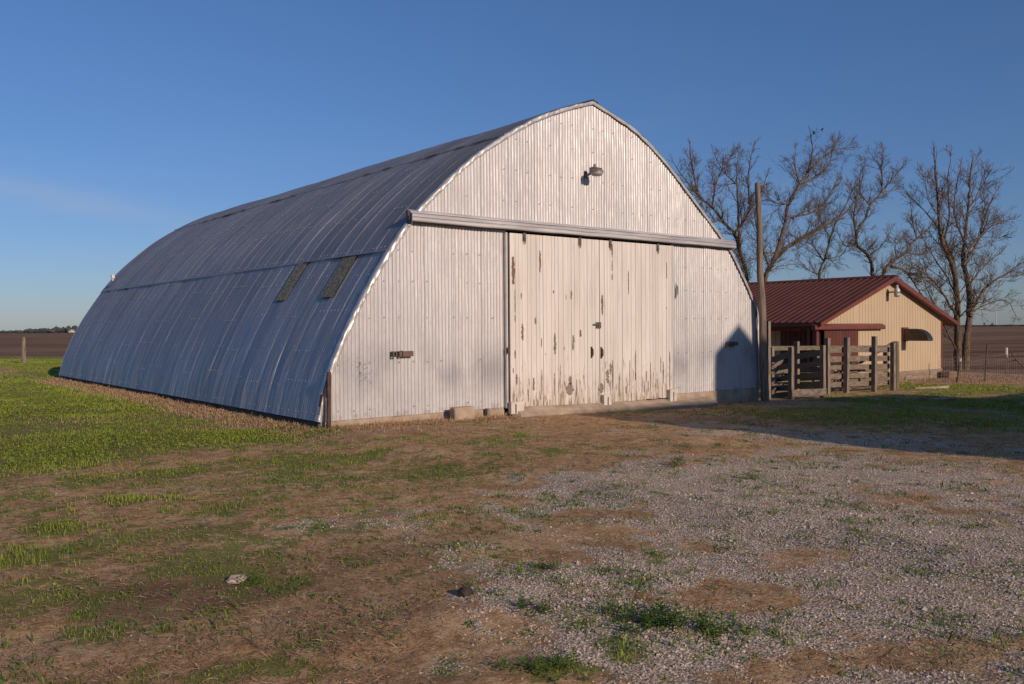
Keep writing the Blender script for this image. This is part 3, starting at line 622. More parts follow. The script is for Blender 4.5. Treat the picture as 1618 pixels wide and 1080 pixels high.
# crumpled edge flashing that wraps the arch over the end wall
def edge_trim(P2, i0, i1, wob):
    pr = P2[i0:i1]; tg = np.gradient(pr, axis=0); tg /= np.linalg.norm(tg, axis=1)[:,None]; nr = np.stack([-tg[:,1], tg[:,0]], 1); V = []
    for k in range(len(pr)):
        for (off, y) in ((-.045,-.045),(-.025,-.052),(.0,-.052),(.022,-.050),(.034,-.03),(.036,.05)):
            a = float(vnoise(k*.35, off*30, 3))*wob*(1.3 if off < .04 else .3)
            V.append((pr[k,0]+nr[k,0]*(off+a), y+float(vnoise(k*.5, off*30, 8))*wob, pr[k,1]+nr[k,1]*(off+a)))
    return V, grid_faces(len(pr), 6)
for P2, a, b in ((LS, 0, len(LS)), (RS, 0, len(RS))):
    dense, _ = smooth_poly(P2[::4], 260 if P2 is LS else 200)
    V, F = edge_trim(dense, 0, len(dense), .006); npmesh('edge_flashing', V, F, M_trim, barn)
mb = MB(); mb.span(6.07,6.13,-.06,.08,.30,2.38); mb.build('corner_flashing', M_trim, barn)
# door track with its cover
mb = MB(); prof = [(-.002,4.035),(-.06,4.02),(-.125,3.985),(-.128,3.968),(-.095,3.960),(-.158,3.952),(-.168,3.94),(-.170,3.895),(-.150,3.888),(-.150,3.880),(-.172,3.872),(-.176,3.825),(-.162,3.808),(-.15,3.808),(-.148,3.86),(-.14,3.94),(-.002,3.95)]
XS = np.linspace(-4.30, 4.985, 60); V = []
for x in XS:
    for (y, z) in prof: V.append((x, y+fbm(np.array([x*2.]),np.array([z*9.]),8)[0]*.012, z+fbm(np.array([x*1.5]),np.array([y*20.]),6)[0]*.010))
k = len(prof); F = [(i*k+j, (i+1)*k+j, (i+1)*k+(j+1)%k, i*k+(j+1)%k) for i in range(len(XS)-1) for j in range(k)]
mb.add(V, F); mb.add(V[:k], [tuple(range(k))]); mb.add(V[-k:], [tuple(range(k))[::-1]])
tk = mb.build('door_track', M_track, barn)
mb = MB(); mb.tube([(-4.27,-.10,3.83),(4.98,-.10,3.83)], .028, 8); mb.span(-4.27,4.98,-.07,-.045,3.80,3.87); mb.build('rail', M_iron, tk)
mb = MB(); mb.span(-4.318,-4.303,-.19,-.0,3.76,3.80); mb.span(-4.318,-4.303,-.19,-.15,3.802,3.95); mb.span(-4.318,-4.303,-.06,0,3.802,4.02); mb.tube([(-4.33,-.1,3.86),(-4.30,-.1,3.86)],.035,8); mb.build('end_bracket', M_iron, tk)
# jamb strips
mb = MB(); mb.span(-2.115,-2.085,-.075,-.03,.33,3.76); mb.span(-2.078,-2.050,-.05,-.02,.33,3.76, mi=1); j1 = mb.build('door_jamb', [M_trim, M_door], barn)
mb = MB(); mb.span(2.745,2.785,-.07,-.03,.40,3.76); mb.build('door_jamb', M_trim, barn)
mb = MB(); mb.span(-2.04,2.74,.05,.07,.20,3.80); mb.build('opening_dark_sheet', M_dark, barn)  # black sheet stands in for the unlit inside behind the doors
# doors: vertical boards with grooves
def dpx(cx, cy, Y=-.10): return atY(780+cx/3.2727, 350+cy/3.2727, Y)
def jag(mb, cx, cy, wd, hg, mi, Y=-.1045, seg=13, wob=.55):
    c = dpx(cx, cy, Y); wm = 1.25*wd/3.2727*(c[1]-CAM[1]+6)/FPX*.92; hm = hg/3.2727*18.6/FPX
    L = []; Rr = []
    for i in range(seg+1):
        t = i/seg; e = math.sin(math.pi*min(max(t,.04),.96))**.35
        L.append((c[0]-wm/2*e*random.uniform(1-wob,1+wob), Y, c[2]+hm*(t-.5))); Rr.append((c[0]+wm/2*e*random.uniform(1-wob,1+wob), Y, c[2]+hm*(t-.5)))
    mb.add(L+Rr, [(i, seg+1+i, seg+2+i, i+1) for i in range(seg)], mi)
PATCH = [[(101,252,17,130,1),(240,205,8,105,1),(402,378,8,45,2),(217,512,9,32,2),(150,570,11,80,1),(318,630,12,105,2),(412,625,12,75,2),(449,577,11,35,1),(143,383,4,30,1),(111,685,5,40,1),(111,500,4,35,1),(110,410,3,110,1),(375,390,3,25,1),(310,362,5,15,1),(365,655,4,16,1),(248,625,4,45,2),(270,685,5,6,2),
   (395,865,34,60,2),(398,820,18,40,2),(250,830,4,120,2),(315,840,4,110,2),(120,815,10,50,2),(208,840,9,60,2),(102,770,6,26,2),(345,800,4,120,2),(430,860,5,90,2),(180,900,6,60,2)],
  [(562,430,10,105,1),(698,315,4,125,1),(613,150,6,70,2),(613,225,4,60,1),(613,285,5,35,1),(895,445,5,9,1),(895,250,4,90,2),(733,740,4,160,2),(735,800,9,40,2),(812,800,5,150,2),(865,740,4,90,2),(912,760,6,190,2),(590,800,18,70,2),(616,790,8,150,2),(605,760,10,60,2),(555,860,28,50,2),(650,850,5,110,2),(705,780,4,130,2),(790,800,7,60,2),(800,850,5,60,2),(878,780,5,120,2),(840,850,4,90,2),(770,840,3,90,2),(685,870,8,40,2)]]
def sliding_door(x0, x1, z0, z1, patches, lab, seed):
    """vertical tongue-and-groove boards; z0 runs from left to right"""
    rnd = random.Random(seed); mb = MB(); x = x0
    while x < x1-.02:
        wd = min(rnd.choice((.088,.135,.14,.09)), x1-x); zb = z0[0]+(z0[1]-z0[0])*(x+wd/2-x0)/(x1-x0)+rnd.uniform(-.006,.012); yo = rnd.uniform(-.002,.0035)
        mb.span(x+.003, x+wd-.003, -.10+yo, -.065, zb, z1); x += wd
    mb.span(x0+.004, x1-.004, -.064, -.045, z0[0]+.08, z1-.01, 3)
    for p in patches: jag(mb, *p)
    d = mb.build('sliding_door', [M_door, M_bare, M_barel, M_bare], barn, bevel=0)
    d['label'] = lab; return d
dL = sliding_door(-2.035, .385, (.275,.275), 3.75, PATCH[0], 'left sliding door leaf of peeling white boards', 3)
dR = sliding_door(.40, 2.72, (.28,.285), 3.75, PATCH[1], 'right sliding door leaf with dark worn board joints', 4)
for d, cxs in ((dL,(160,447)),(dR,(604,850))):
    for cx in cxs:
        c = dpx(cx, 100, -.12); mb = MB(); zc = 3.70
        mb.span(c[0]-.035,c[0]+.035,-.125,-.106,zc-.09,zc+.07); mb.tube([(c[0],-.135,zc-.03),(c[0],-.105,zc-.03)],.03,8); mb.tube([(c[0]-.02,-.13,zc-.09),(c[0],-.135,zc-.15),(c[0]+.02,-.13,zc-.09)],.008,6)
        mb.build('roller_hanger', M_iron, d)
for d, cx, cy in ((dL,507,675),(dR,558,677)):
    c = dpx(cx, cy, -.11); mb = MB(); mb.span(c[0]-.022,c[0]+.022,-.115,-.105,c[2]-.12,c[2]+.12)
    mb.tube([(c[0],-.116,c[2]+.085),(c[0],-.155,c[2]+.06),(c[0],-.155,c[2]-.06),(c[0],-.116,c[2]-.085)],.012,6); mb.build('pull_handle', M_rust, d)
c = dpx(541,535,-.11); mb = MB(); mb.span(c[0]-.07,c[0]+.07,-.125,-.105,c[2]-.065,c[2]+.065); mb.span(c[0]-.16,c[0]-.02,-.135,-.126,c[2]-.0,c[2]+.03); mb.tube([(c[0]+.0,-.14,c[2]-.01),(c[0],-.126,c[2]-.01)],.03,8); mb.build('latch', M_iron, dR)
c = dpx(78,665,-.12); mb = MB(); mb.span(c[0]-.03,c[0]+.03,-.13,-.105,c[2]-.06,c[2]+.06); mb.build('latch', M_rust, dL)
# white painted guide blocks on the threshold
for x0, x1, zb, zt, yb in ((-2.10,-1.78,.22,.46,-.28),(.42,.64,.18,.46,-.24),(2.52,2.74,.20,.47,-.24)):
    mb = MB(); mb.span(x0,x1,-.20,-.112,zb,zt); mb.span(x0+.02,x1-.02,-.205,-.2005,zb+.02,zb+.03,0); mb.span(x0+.10,x0+.13,-.206,-.2005,zb+.01,zt-.05,1); mb.build('door_guide', [M_whiteblock, M_rust], barn, bevel=.006)
# foundation and apron
mb = MB(); XS = np.linspace(-6.04, -2.10, 30)
def fwall(mb, x0, x1, y0, y1, zt, ztop_jit=.0, mi=0):
    k = 40; V = []
    for i in range(k+1):
        x = x0+(x1-x0)*i/k
        V += [(x,y0-.006*math.sin(i*1.7)-.004*math.sin(i*.63),-.9),(x,y0-.008*math.sin(i*2.3+1),zt),(x,y1,zt),(x,y1,-.9)]
    F = [(4*i+j,4*(i+1)+j,4*(i+1)+(j+1)%4,4*i+(j+1)%4) for i in range(k) for j in range(4)]+[(0,1,2,3),(4*k,4*k+3,4*k+2,4*k+1)]
    mb.add(V, F, mi)
fwall(mb, -6.02, -2.10, .012, .22, .342); fwall(mb, 2.78, 6.10, -.022, .22, .342); fwall(mb, -2.10, 2.78, .02, .22, .25)
mb.span(5.88, 6.10, .222, BL-.03, -.9, .342)
mb.build('foundation', M_conc, barn)
mb = MB(); mb.span(-6.02,-5.82,.222,BL-.03,-.9,.340); mb.build('foundation', M_conc, barn)
# dark strip over the left foundation, its shade put into the colour
mb = MB(); mb.span(-6.055,-6.022,.03,BL-.03,.18,.33); mb.build('foundation_shade_strip', M_concshade, barn)
# wall brackets
for (px, py, wpx, nn, s_) in ((636,559,30,3,.42),(1157,543,13,2,.38)):
    c = atY(px, py, -.08); mb = MB(); s2 = s_/2
    mb.span(c[0]-s2*.10,c[0]+s2,-.11,-.035,c[2]-.045,c[2]+.05,1); mb.span(c[0]-s2*.42,c[0]-s2*.16,-.12,-.035,c[2]-.045,c[2]+.05,1)
    for q in (-1.0,-.72): mb.span(c[0]+s2*q,c[0]+s2*(q+.10),-.12,-.03,c[2]-.05,c[2]+.05,0)
    mb.span(c[0]-s2*.88,c[0]-s2*.62,-.12,-.10,c[2]+.03,c[2]+.05,0); mb.span(c[0]-s2*.88,c[0]-s2*.62,-.12,-.10,c[2]-.05,c[2]-.03,0)
    mb.span(c[0]-s2*.13,c[0]-s2*.11,-.135,-.03,c[2]-.055,c[2]+.06,0)
    mb.build('wall_bracket', [M_iron, simple('brown_painted_block',(.15,.10,.08),(.11,.075,.06),9)], barn)
# bent flap of sheet on the right panel
c = atY(1069,460,-.04); mb = MB(); mb.add([(c[0]-.02,-.03,c[2]-.2),(c[0]+.03,-.075,c[2]-.02),(c[0]+.0,-.09,c[2]+.10),(c[0]-.02,-.03,c[2]+.2)],[(0,1,2,3)]); mb.build('bent_flap', M_washer, barn)
# yard lamp on the gable
L0 = atY(926,276,-.03); lamp = thing('x','','',tuple(L0)); bpy.data.objects.remove(lamp)
mb = MB(); x_, z_ = L0[0], L0[2]
mb.tube([(x_,-.02,z_-.03),(x_,-.05,z_-.01),(x_+.0,-.12,z_+.0),(x_,-.20,z_+.02)],.028,8); mb.span(x_-.03,x_+.03,-.045,-.02,z_-.07,z_+.07)
lamp = mb.build('yard_lamp', M_fixture, barn)
hd = Vector((x_+.0,-.36,z_+.005)); mb = MB()
mb.lathe([(.02,.085),(.10,.075),(.125,.04),(.135,.012),(.137,0)],(hd.x,hd.y,hd.z+.0),n=20)
mb.span(hd.x-.055,hd.x+.055,hd.y+.03,hd.y+.17,hd.z+.01,hd.z+.12)
mb.lathe([(.03,0),(.03,.055),(.027,.06)],(hd.x,hd.y+.07,hd.z+.12),n=12)
for k in range(6): mb.box((hd.x,hd.y-.07+.02*k,hd.z+.075),(.16,.006,.03))
mb.build('lamp_head', M_fixture, lamp, smooth=False)
mb = MB(); mb.lathe([(.132,-.001),(.125,-.03),(.105,-.062),(.06,-.075),(.01,-.08)][::-1],(hd.x,hd.y,hd.z),n=20); mb.build('lamp_lens', M_lens, lamp, smooth=True)
# small white cap that shows behind the far left roof edge
c = atX(175,436,-4.62); vt = MB(); vt.span(c[0]+.0,c[0]+.10,c[1]-.12,c[1]+.0,c[2]-.08,c[2]+.04); vt.tube([(c[0]+.05,c[1]-.06,c[2]-.16),(c[0]+.05,c[1]-.06,c[2]-.08)],.03,8)
vt.build('roof_vent', M_whiteblock, barn)

# concrete threshold in front of the doors
ap = MB(); poly = [(-2.0,-.10),(-1.9,-.26),(-.4,-.30),(.9,-.36),(2.0,-.52),(3.2,-.66),(3.95,-.42),(4.05,-.06),(2.9,-.04)]
poly = [(x, y, float(gz(x))+(.185 if y > -.2 else .065)) for x, y in poly]
ap.add(poly+[(x,y,z-.4) for x,y,z in poly], [tuple(range(len(poly)))[::-1]]+[(i,(i+1)%len(poly),len(poly)+(i+1)%len(poly),len(poly)+i) for i in range(len(poly))])
a = ap.build('concrete_apron', M_conc); tag(a, 'cracked sloping concrete threshold slab under the white barn doors', 'concrete slab')

# ------------------------------------------------------------------ things round the barn
c = G(718,661); mb = MB(); c[2] = float(gz(c[0])); mb.box((c[0]-.12,-.26,c[2]+.13),(.46,.20,.25),jit=.012); mb.build('concrete_block', M_conc, bevel=.02)
tag(bpy.data.objects['concrete_block'], 'rectangular concrete block lying against the foundation left of the doors', 'concrete block')
mb = MB(); b0 = Vector((-5.98,-.17,.0)); t0 = Vector((-5.965,-.17,1.19)); mb.beam(b0,t0,.045,.010); mb.beam(b0+Vector((.025,-.02,0)),t0+Vector((.025,-.02,0)),.010,.045,up=(0,0,1))
mb.beam(b0+Vector((0,-.012,0)),t0+Vector((0,-.012,-.05)),.05,.05); mb.build('iron_stake', M_rust)
tag(bpy.data.objects['iron_stake'], 'rusty iron stake standing upright at the near left barn corner', 'stake')
mb = MB(); mb.span(-2.62,-2.56,-.12,-.05,.16,.36); mb.build('wooden_peg', M_wood); tag(bpy.data.objects['wooden_peg'],'short pale wooden peg at the foundation beside the door','peg')
# utility pole
pb = G(1209,632); PY = -.25; pb = atY(1209,632,PY); pt = atY(1197,290,PY); mb = MB(); n_ = 14; P = []; Rr = []
for i in range(n_+1):
    t = i/n_; p = pb+(pt-pb)*t; P.append((p[0]+.012*math.sin(i*1.3), p[1]+.01*math.sin(i*.9), p[2]-(.3 if i == 0 else 0))); Rr.append(.104-.040*t+random.uniform(-.003,.003))
P.append((pt[0]-.005,pt[1],pt[2]+.03)); Rr.append(.045)
mb.tube(P, Rr, 14); mb.build('utility_pole', M_pole, smooth=True); tag(bpy.data.objects['utility_pole'],'tall bare leaning grey wooden pole at the right barn corner','pole')
# board post behind the pole
q = atY(1213.5,560,.35); mb = MB(); mb.span(q[0]-.05,q[0]+.055,.30,.40,-.3,atY(1213,507,.35)[2]); mb.build('wooden_post', M_wood); tag(bpy.data.objects['wooden_post'],'square wooden post half hidden behind the leaning pole','post')
# lone post at the left
q = G(37,574); h = (574-535)/FPX*np.hypot(q[0]-CAM[0],q[1]-CAM[1])*.94; mb = MB(); mb.box((q[0],q[1],q[2]+h/2-.1),(.16,.16,h+.2),rz=.3,jit=.012); mb.build('fence_post', M_wood)
tag(bpy.data.objects['fence_post'],'lone grey wooden post in the grass before the ploughed field','post')
# ------------------------------------------------------------------ corral and loading chute of weathered boards
M_tan_wood = simple('raw_wood', (.42,.31,.20), (.27,.20,.13), 8, rough=.85)
def gzz(x, y): return float(gheight(np.array([x]), np.array([y]))[0])
def post(parent, px0, pxt, yt, yb, Yp, wd=.15, mat=None, round_=False, name='post'):
    b = atY(px0, yb, Yp); t = atY(pxt, yt, Yp); mb = MB(); zb = gzz(b[0], Yp)-.25
    if round_: mb.tube([(b[0],Yp,zb),(b[0]+.01,Yp,(zb+t[2])/2),(t[0],Yp,t[2])],[wd/2*1.1,wd/2,wd/2*.92],10)
    else: mb.beam((b[0],Yp,zb),(t[0],Yp,t[2]),wd,wd,up=(0,1,0),jit=.005)
    return mb.build(name, mat or M_wood, parent)
YB = 2.0
fb = thing('board_fence', 'weathered corral fence of five boards on tall square posts', 'fence', (15.0,YB,-.25))
for k_, (px0, pxt, yt, yb) in enumerate(((1307,1307,534,622),(1337,1338,533,621),(1381,1382,531,618),(1411,1411,541,616))):
    post(fb, px0, pxt, yt, yb, YB-.02*k_, .14)
post(fb, 1416, 1416, 539, 612, YB+.35, .19, M_woodg, True)
for yl, yr in ((552.5,552),(567,565.5),(581,578),(594.5,591),(608,604)):
    a = atY(1303, yl, YB+.14); b = atY(1413, yr, YB+.12); mb = MB(); n_ = 6; a_ = Vector(a); b_ = Vector(b); P = [a_+(b_-a_)*i/n_+Vector((0,0,random.uniform(-.008,.008))) for i in range(n_+1)]
    hw = .085+random.uniform(-.006,.006); V = [];
    for p in P: V += [(p.x,p.y-.02,p.z-hw),(p.x,p.y-.02,p.z+hw),(p.x,p.y+.02,p.z+hw),(p.x,p.y+.02,p.z-hw)]
    mb.add(V, [(4*i+j,4*i+(j+1)%4,4*i+4+(j+1)%4,4*i+4+j) for i in range(n_) for j in range(4)]+[(3,2,1,0),(4*n_,4*n_+1,4*n_+2,4*n_+3)]); mb.build('rail', M_woodh, fb)
a = atY(1354,576,YB+.35); b = atY(1411,541,YB+.30); mb = MB(); mb.beam(a,b,.04,.09); mb.build('brace', M_woodg, fb)
# loading chute: two sloping board sides
ch = thing('loading_chute', 'old wooden livestock chute of sloping boards beside the leaning pole', 'livestock chute', (9,.6,-.1))
pc = G(1250,633); p2 = G(1259,620); p3 = G(1300,631); pl = G(1221,622)
YC, Y3, Y2, YL = .25, .55, 2.3, 2.0
post(ch, 1250, 1250, 548, 634, YC, .115); post(ch, 1300, 1300, 545, 630, Y3, .115); post(ch, 1259, 1259, 539, 620, Y2, .13); post(ch, 1219, 1219, 548, 622, YL, .12)
def board(parent, p, q, h, mat, nm='side_board'):
    mb = MB(); mb.beam(p, q, .035, h, jit=.006); return mb.build(nm, mat, parent)
board(ch, atY(1251,621.5,YC-.09), atY(1305,619,Y3-.09), .20, M_woodh, 'cross_board')
for yl, yr, h in ((563,556.5,.17),(579,573,.15),(595.5,591,.15),(610,606,.16)): board(ch, atY(1258,yl,Y2-.1), atY(1298,yr,Y3+.12), h, M_woodg)
for yl, yr, h in ((568,559,.17),(583,577,.15),(600,596,.15),(613.5,612,.15),(625,622,.14)): board(ch, atY(1220,yl,YL-.05), atY(1250,yr,YC+.12), h, M_woodg)
for yl, yr in ((580,569),(590,582),(607,590),(620,606)): board(ch, atY(1220,yl,.62), atY(1238,yr,2.6), .10, M_wood)
# back fence of the corral
bf = thing('board_fence', 'shaded back fence of the corral seen through the chute', 'fence', (13,3.2,-.2))
for px_, yt in ((1217,546),(1290,546),(1340,548),(1400,548)): post(bf, px_, px_, yt, 616, 3.3, .15, M_woodg)
for yy_ in (550,585.5,600): board(bf, atY(1216,yy_,3.2), atY(1404,yy_-1.5,3.2), .15, M_woodg, 'rail')
# trestle behind the fence
sh_ = thing('wooden_trestle', 'small wooden trestle standing inside the corral behind the boards', 'trestle', tuple(atY(1318,606,2.9)))
q = atY(1318,586,2.9); gg = gzz(q[0],2.9); mb = MB(); mb.beam((q[0]-.25,2.9,q[2]+.22),(q[0]+.25,2.9,q[2]+.22),.12,.09); mb.build('top_beam', M_tan_wood, sh_)
for sx in (-1,1):
    mb = MB(); mb.beam((q[0]+sx*.10,2.88,q[2]+.18),(q[0]-sx*.06,2.86,q[2]-.05),.05,.07); mb.beam((q[0]-sx*.02,2.84,q[2]-.02),(q[0]+sx*.26,2.8,gg),.05,.07); mb.build('leg', M_tan_wood, sh_)
# ------------------------------------------------------------------ tan shed with the maroon roof
SY = 5.228; SZ = -.50
def s_(px, py, Y=SY): return atY(px, py, Y)
XL, XR, XEL, XER = 17.08, 27.12, 16.85, 28.03; ZE = 2.02; AP = (22.42, 3.93); SL = 15.0
shed = thing('shed', 'low tan steel shed with ribbed maroon roof and red door', 'shed', (22,5.3,-.5))
def sroof(x): return AP[1]-(abs(x-AP[0])/((AP[0]-XEL) if x < AP[0] else (XER-AP[0])))*(AP[1]-ZE)
# ribbed siding panel in a plane: top follows the roof
def siding(name, x0, x1, z0, z1f, mat, Y=SY, pitch=.229, rib=.018, parent=shed, rows=1):
    xs = [x0]; 
    k = math.ceil(x0/pitch)
    while k*pitch < x1:
        c_ = k*pitch
        for q in (-.022,-.010,.010,.022):
            if x0 < c_+q < x1: xs.append(c_+q)
        for q in (.075,.10,.13,.155):
            if x0 < c_+q < x1: xs.append(c_+q)
        k += 1
    if x1 > xs[-1]: xs.append(x1)
    V = []; 
    for z_i in (0,1):
        for x in xs:
            f_ = (x/pitch)-round(x/pitch); dd = abs(f_)*pitch; m_ = (x-math.floor(x/pitch)*pitch)
            o = rib if dd < .012 else (.004 if .09 < m_ < .14 else 0)
            V.append((x, Y-o, z0 if z_i == 0 else z1f(x)))
    return npmesh(name, V, grid_faces(2, len(xs)), mat, parent)
wt_ = lambda x: sroof(x)-.10
sd1 = siding('gable_siding', 17.5+2.42, XR, SZ+.42, wt_, M_tan)
siding('gable_siding', XL, 17.52+2.4-.0, 1.83, wt_, M_tan)
mb = MB(); mb.span(XR-.02,XR,SY,SY+SL-.3,SZ+.3,ZE-.0); mb.span(XL+.6,XR,SY+SL-.32,SY+SL-.3,SZ,ZE); mb.build('rear_wall', M_tan, shed)
mb = MB(); mb.span(XR-.02,XR+.06,SY-.035,SY+.06,SZ+.3,ZE+.02); mb.build('corner_trim', M_redtrim, shed)
mb = MB(); mb.span(19.9,XR+.02,SY-.05,SY+.02,SZ-.35,SZ+.43); mb.build('skirt_board', M_skirt, shed)
# roof: two ribbed slopes
def rslope(xa, za, xb, zb, nm):
    ys = []; pitch = .30; k = math.floor((SY-.35)/pitch); y = SY-.35; Ys = [SY-.35]
    while k*pitch < SY+SL:
        for q in (-.028,-.014,.014,.028):
            if SY-.35 < k*pitch+q < SY+SL: Ys.append(k*pitch+q)
        k += 1
    Ys.append(SY+SL); L = math.hypot(xb-xa, zb-za); nx, nz_ = -(zb-za)/L, (xb-xa)/L
    if nz_ < 0: nx, nz_ = -nx, -nz_
    V = []
    for t in (0, 1):
        for y in Ys:
            dd = abs(y/pitch-round(y/pitch))*pitch; o = .032 if dd < .02 else 0
            V.append((xa+(xb-xa)*t+nx*o, y, za+(zb-za)*t+nz_*o))
    n0 = len(V)
    o = npmesh(nm, V, grid_faces(2, len(Ys)), M_redroof, shed); return o
rslope(AP[0], AP[1]+.02, XEL-.05, ZE+.0, 'roof'); rslope(AP[0], AP[1]+.02, XER+.03, ZE+.0, 'roof')
mb = MB(); mb.prism([(AP[0]-.2,SY-.37,AP[1]-.03),(AP[0],SY-.37,AP[1]+.075),(AP[0]+.2,SY-.37,AP[1]-.03),(AP[0],SY-.37,AP[1]+.02)],(0,SL+.4,0)); mb.build('ridge_cap', M_redroof, shed)
# rake fascia, soffit, eave fascia
for xe, nm in ((XEL,'fascia'),(XER,'fascia')):
    mb = MB(); sg = 1 if xe > AP[0] else -1
    mb.prism([(AP[0],SY-.355,AP[1]+.01),(xe+sg*.02,SY-.355,ZE-.01),(xe+sg*.02,SY-.355,ZE-.15),(xe-sg*.0,SY-.355,ZE-.15),(AP[0],SY-.355,AP[1]-.19)],(0,.03,0)); mb.build(nm, M_redtrim, shed)
    mb = MB(); mb.prism([(AP[0],SY-.32,AP[1]-.10),(xe,SY-.32,ZE-.10),(xe,SY-.32,ZE-.125),(AP[0],SY-.32,AP[1]-.125)],(0,SL+.2,0)); mb.build('soffit', M_redtrim, shed)
    mb = MB(); mb.span(xe-.015,xe+.02,SY-.32,SY+SL,ZE-.14,ZE-.01); mb.build('eave_fascia', M_redtrim, shed)
# sliding door, its track cover and a black sheet painted as the unlit opening
dL_, dR_ = s_(1300,521)[0], s_(1353,522)[0]
siding('sliding_door', dL_, dR_, SZ+.12, lambda x: 1.74, M_reddoor, SY-.07, .229, .014)
mb = MB(); mb.span(dL_,dR_,SY-.065,SY-.03,SZ+.12,1.73); mb.build('door_frame', M_redtrim, shed)
h1 = s_(1288,514,SY-.2); h2 = s_(1399,515.5,SY-.2); mb = MB()
mb.prism([(h1[0],SY-.02,1.98),(h1[0],SY-.20,1.90),(h1[0],SY-.21,1.77),(h1[0],SY-.18,1.74),(h1[0],SY-.02,1.74)],(h2[0]-h1[0],0,0)); mb.build('door_track', M_redtrim, shed)
mb = MB(); mb.span(XL,dR_,SY+.1,SY+.13,SZ,1.83); mb.build('opening_dark_sheet', M_dark, shed)
# recessed side under the left eave
px1 = 1.0
mb = MB(); mb.span(XL-.03,XL+.12,SY-.03,SY+.12,SZ-.2,ZE-.12); mb.build('corner_post', M_redtrim, shed)
q = atX(1278,520,XL); mb = MB(); mb.span(XL-.03,XL+.10,q[1]-.06,q[1]+.06,SZ-.2,ZE-.12); mb.build('porch_post', M_redtrim, shed)
XI = XL+.75
def sidepanel(y0, y1, z0, z1, mat, nm):
    V = []; ys = [y0]; k = math.ceil(y0/.229)
    while k*.229 < y1:
        for q_ in (-.02,-.01,.01,.02):
            if y0 < k*.229+q_ < y1: ys.append(k*.229+q_)
        k += 1
    ys.append(y1)
    for z in (z0,z1):
        for y in ys: dd = abs(y/.229-round(y/.229))*.229; V.append((XI-(.018 if dd < .012 else 0), y, z))
    npmesh(nm, V, grid_faces(2, len(ys)), mat, shed)
ya = atX(1234,530,XI)[1]; sidepanel(SY+.14, ya, SZ, ZE, M_reddoor, 'side_siding'); sidepanel(ya+.01, ya+1.6, SZ, 1.72, M_palepanel, 'side_panel'); sidepanel(ya+1.61, SY+SL-.35, SZ, ZE, M_reddoor, 'side_siding')
mb = MB(); mb.span(XI-.05,XI-.02,SY+.3,SY+SL-.4,1.70,1.90); mb.build('side_track', M_redtrim, shed)
# exhaust hood: square collar and a downturned quarter round
v0 = s_(1428,530); hx = v0[0]; zt = s_(1428,519)[2]; zb = s_(1428,538)[2]; ew = .42
mb = MB(); mb.span(hx-.22,hx+.22,SY-.10,SY-.02,zb-.02,zt+.06); vh = mb.build('exhaust_hood', M_redtrim, shed)
mb = MB(); prof = []; R0 = (zt-zb)
for i in range(9):
    a = i/8*math.pi/2; prof.append((SY-.08-.45-R0*1.25*math.sin(a), zb+R0*math.cos(a)))
poly = [(hx-.20,SY-.08,zt)]+[(hx-.20,y,z) for y, z in prof]+[(hx-.20,SY-.12,zb)]
mb.prism(poly, (.40,0,0)); mb.build('hood_shell', M_hood, vh, bevel=.03)
# lamp on the gable
l0 = s_(1402,462,SY-.0); x_, z_ = l0[0], l0[2]; mb = MB(); mb.span(x_-.07,x_+.05,SY-.05,SY-.018,z_-.14,z_+.10); mb.tube([(x_,SY-.03,z_),(x_,SY-.2,z_+.02),(x_,SY-.34,z_+.0)],.03,8); sl = mb.build('yard_lamp', M_fixture, shed)
mb = MB(); mb.lathe([(.12,-.02),(.13,.06),(.09,.16),(.055,.20),(.05,.30)],(x_,SY-.42,z_+.0),n=16); mb.build('lamp_head', M_track, sl, smooth=True)
mb = MB(); mb.lathe([(.07,-.20),(.11,-.17),(.12,-.021)],(x_,SY-.42,z_+.0),n=16); mb.build('lamp_lens', M_lens, sl, smooth=True)
# straw bale remnant at the corner, flat stone slabs
c = G(1487,598); mb = MB(); mb.box((XR-.1,SY-.35,SZ+.17),(.75,.45,.34),rz=.1,jit=.05); mb.build('straw_bale', simple('old_straw',(.26,.17,.11),(.13,.085,.055),18,rough=.95,bump=.8), bevel=.05); tag(bpy.data.objects['straw_bale'],'rotting straw heap at the right corner of the tan shed','straw bale')
for i_, (px_, py_, a_, b_, lab) in enumerate(((1465,613,1.6,.5,'pale flat stepping slab in sunlit grass before the shed'),(1480,632,1.1,.35,'flat slab lying in the shaded grass'))):
    c = G(px_, py_); mb = MB(); mb.box((c[0],c[1],gzz(c[0],c[1])+.03),(a_,b_,.05),rz=-.3,jit=.04); o = mb.build('stone_slab', M_conc); tag(o, lab, 'slab')
# ------------------------------------------------------------------ woven wire fence
def wgz(p): return gzz(p[0], p[1])
a = atY(1483,600,3.0)[:2]; p1 = G(1509,605)[:2]; p2 = G(1559,602)[:2]; p2[1] = p1[1]-.1; p3 = np.array([31.0, 2.2])
wf = thing('wire_fence', 'sagging woven wire fence on thin steel posts right of the shed', 'fence', (21.7,3,-.5))
mb = MB(); path = [a, p1, p2, p3]; HT = [0,.10,.2,.3,.42,.56,.72,.88,1.05]
for (s0, s1) in zip(path[:-1], path[1:]):
    L = np.hypot(*(s1-s0)); nn = max(2, int(L/.17))
    def sag(t, h): return h+.02*math.sin(t*9+h*4)-(.05*math.sin(math.pi*t) if h > .3 else 0)
    for h in HT:
        pts = []
        for i in range(9):
            t = i/8; p = s0+(s1-s0)*t; pts.append((p[0],p[1],wgz(p)+sag(t,h)+.04))
        mb.tube(pts, .0045, 3, cap=False)
    for i in range(nn):
        t = i/nn; p = s0+(s1-s0)*t; zz = wgz(p); mb.tube([(p[0],p[1],zz+.04+sag(t,0)),(p[0]+random.uniform(-.02,.02),p[1],zz+.04+sag(t,1.05))], .0038, 3, cap=False)
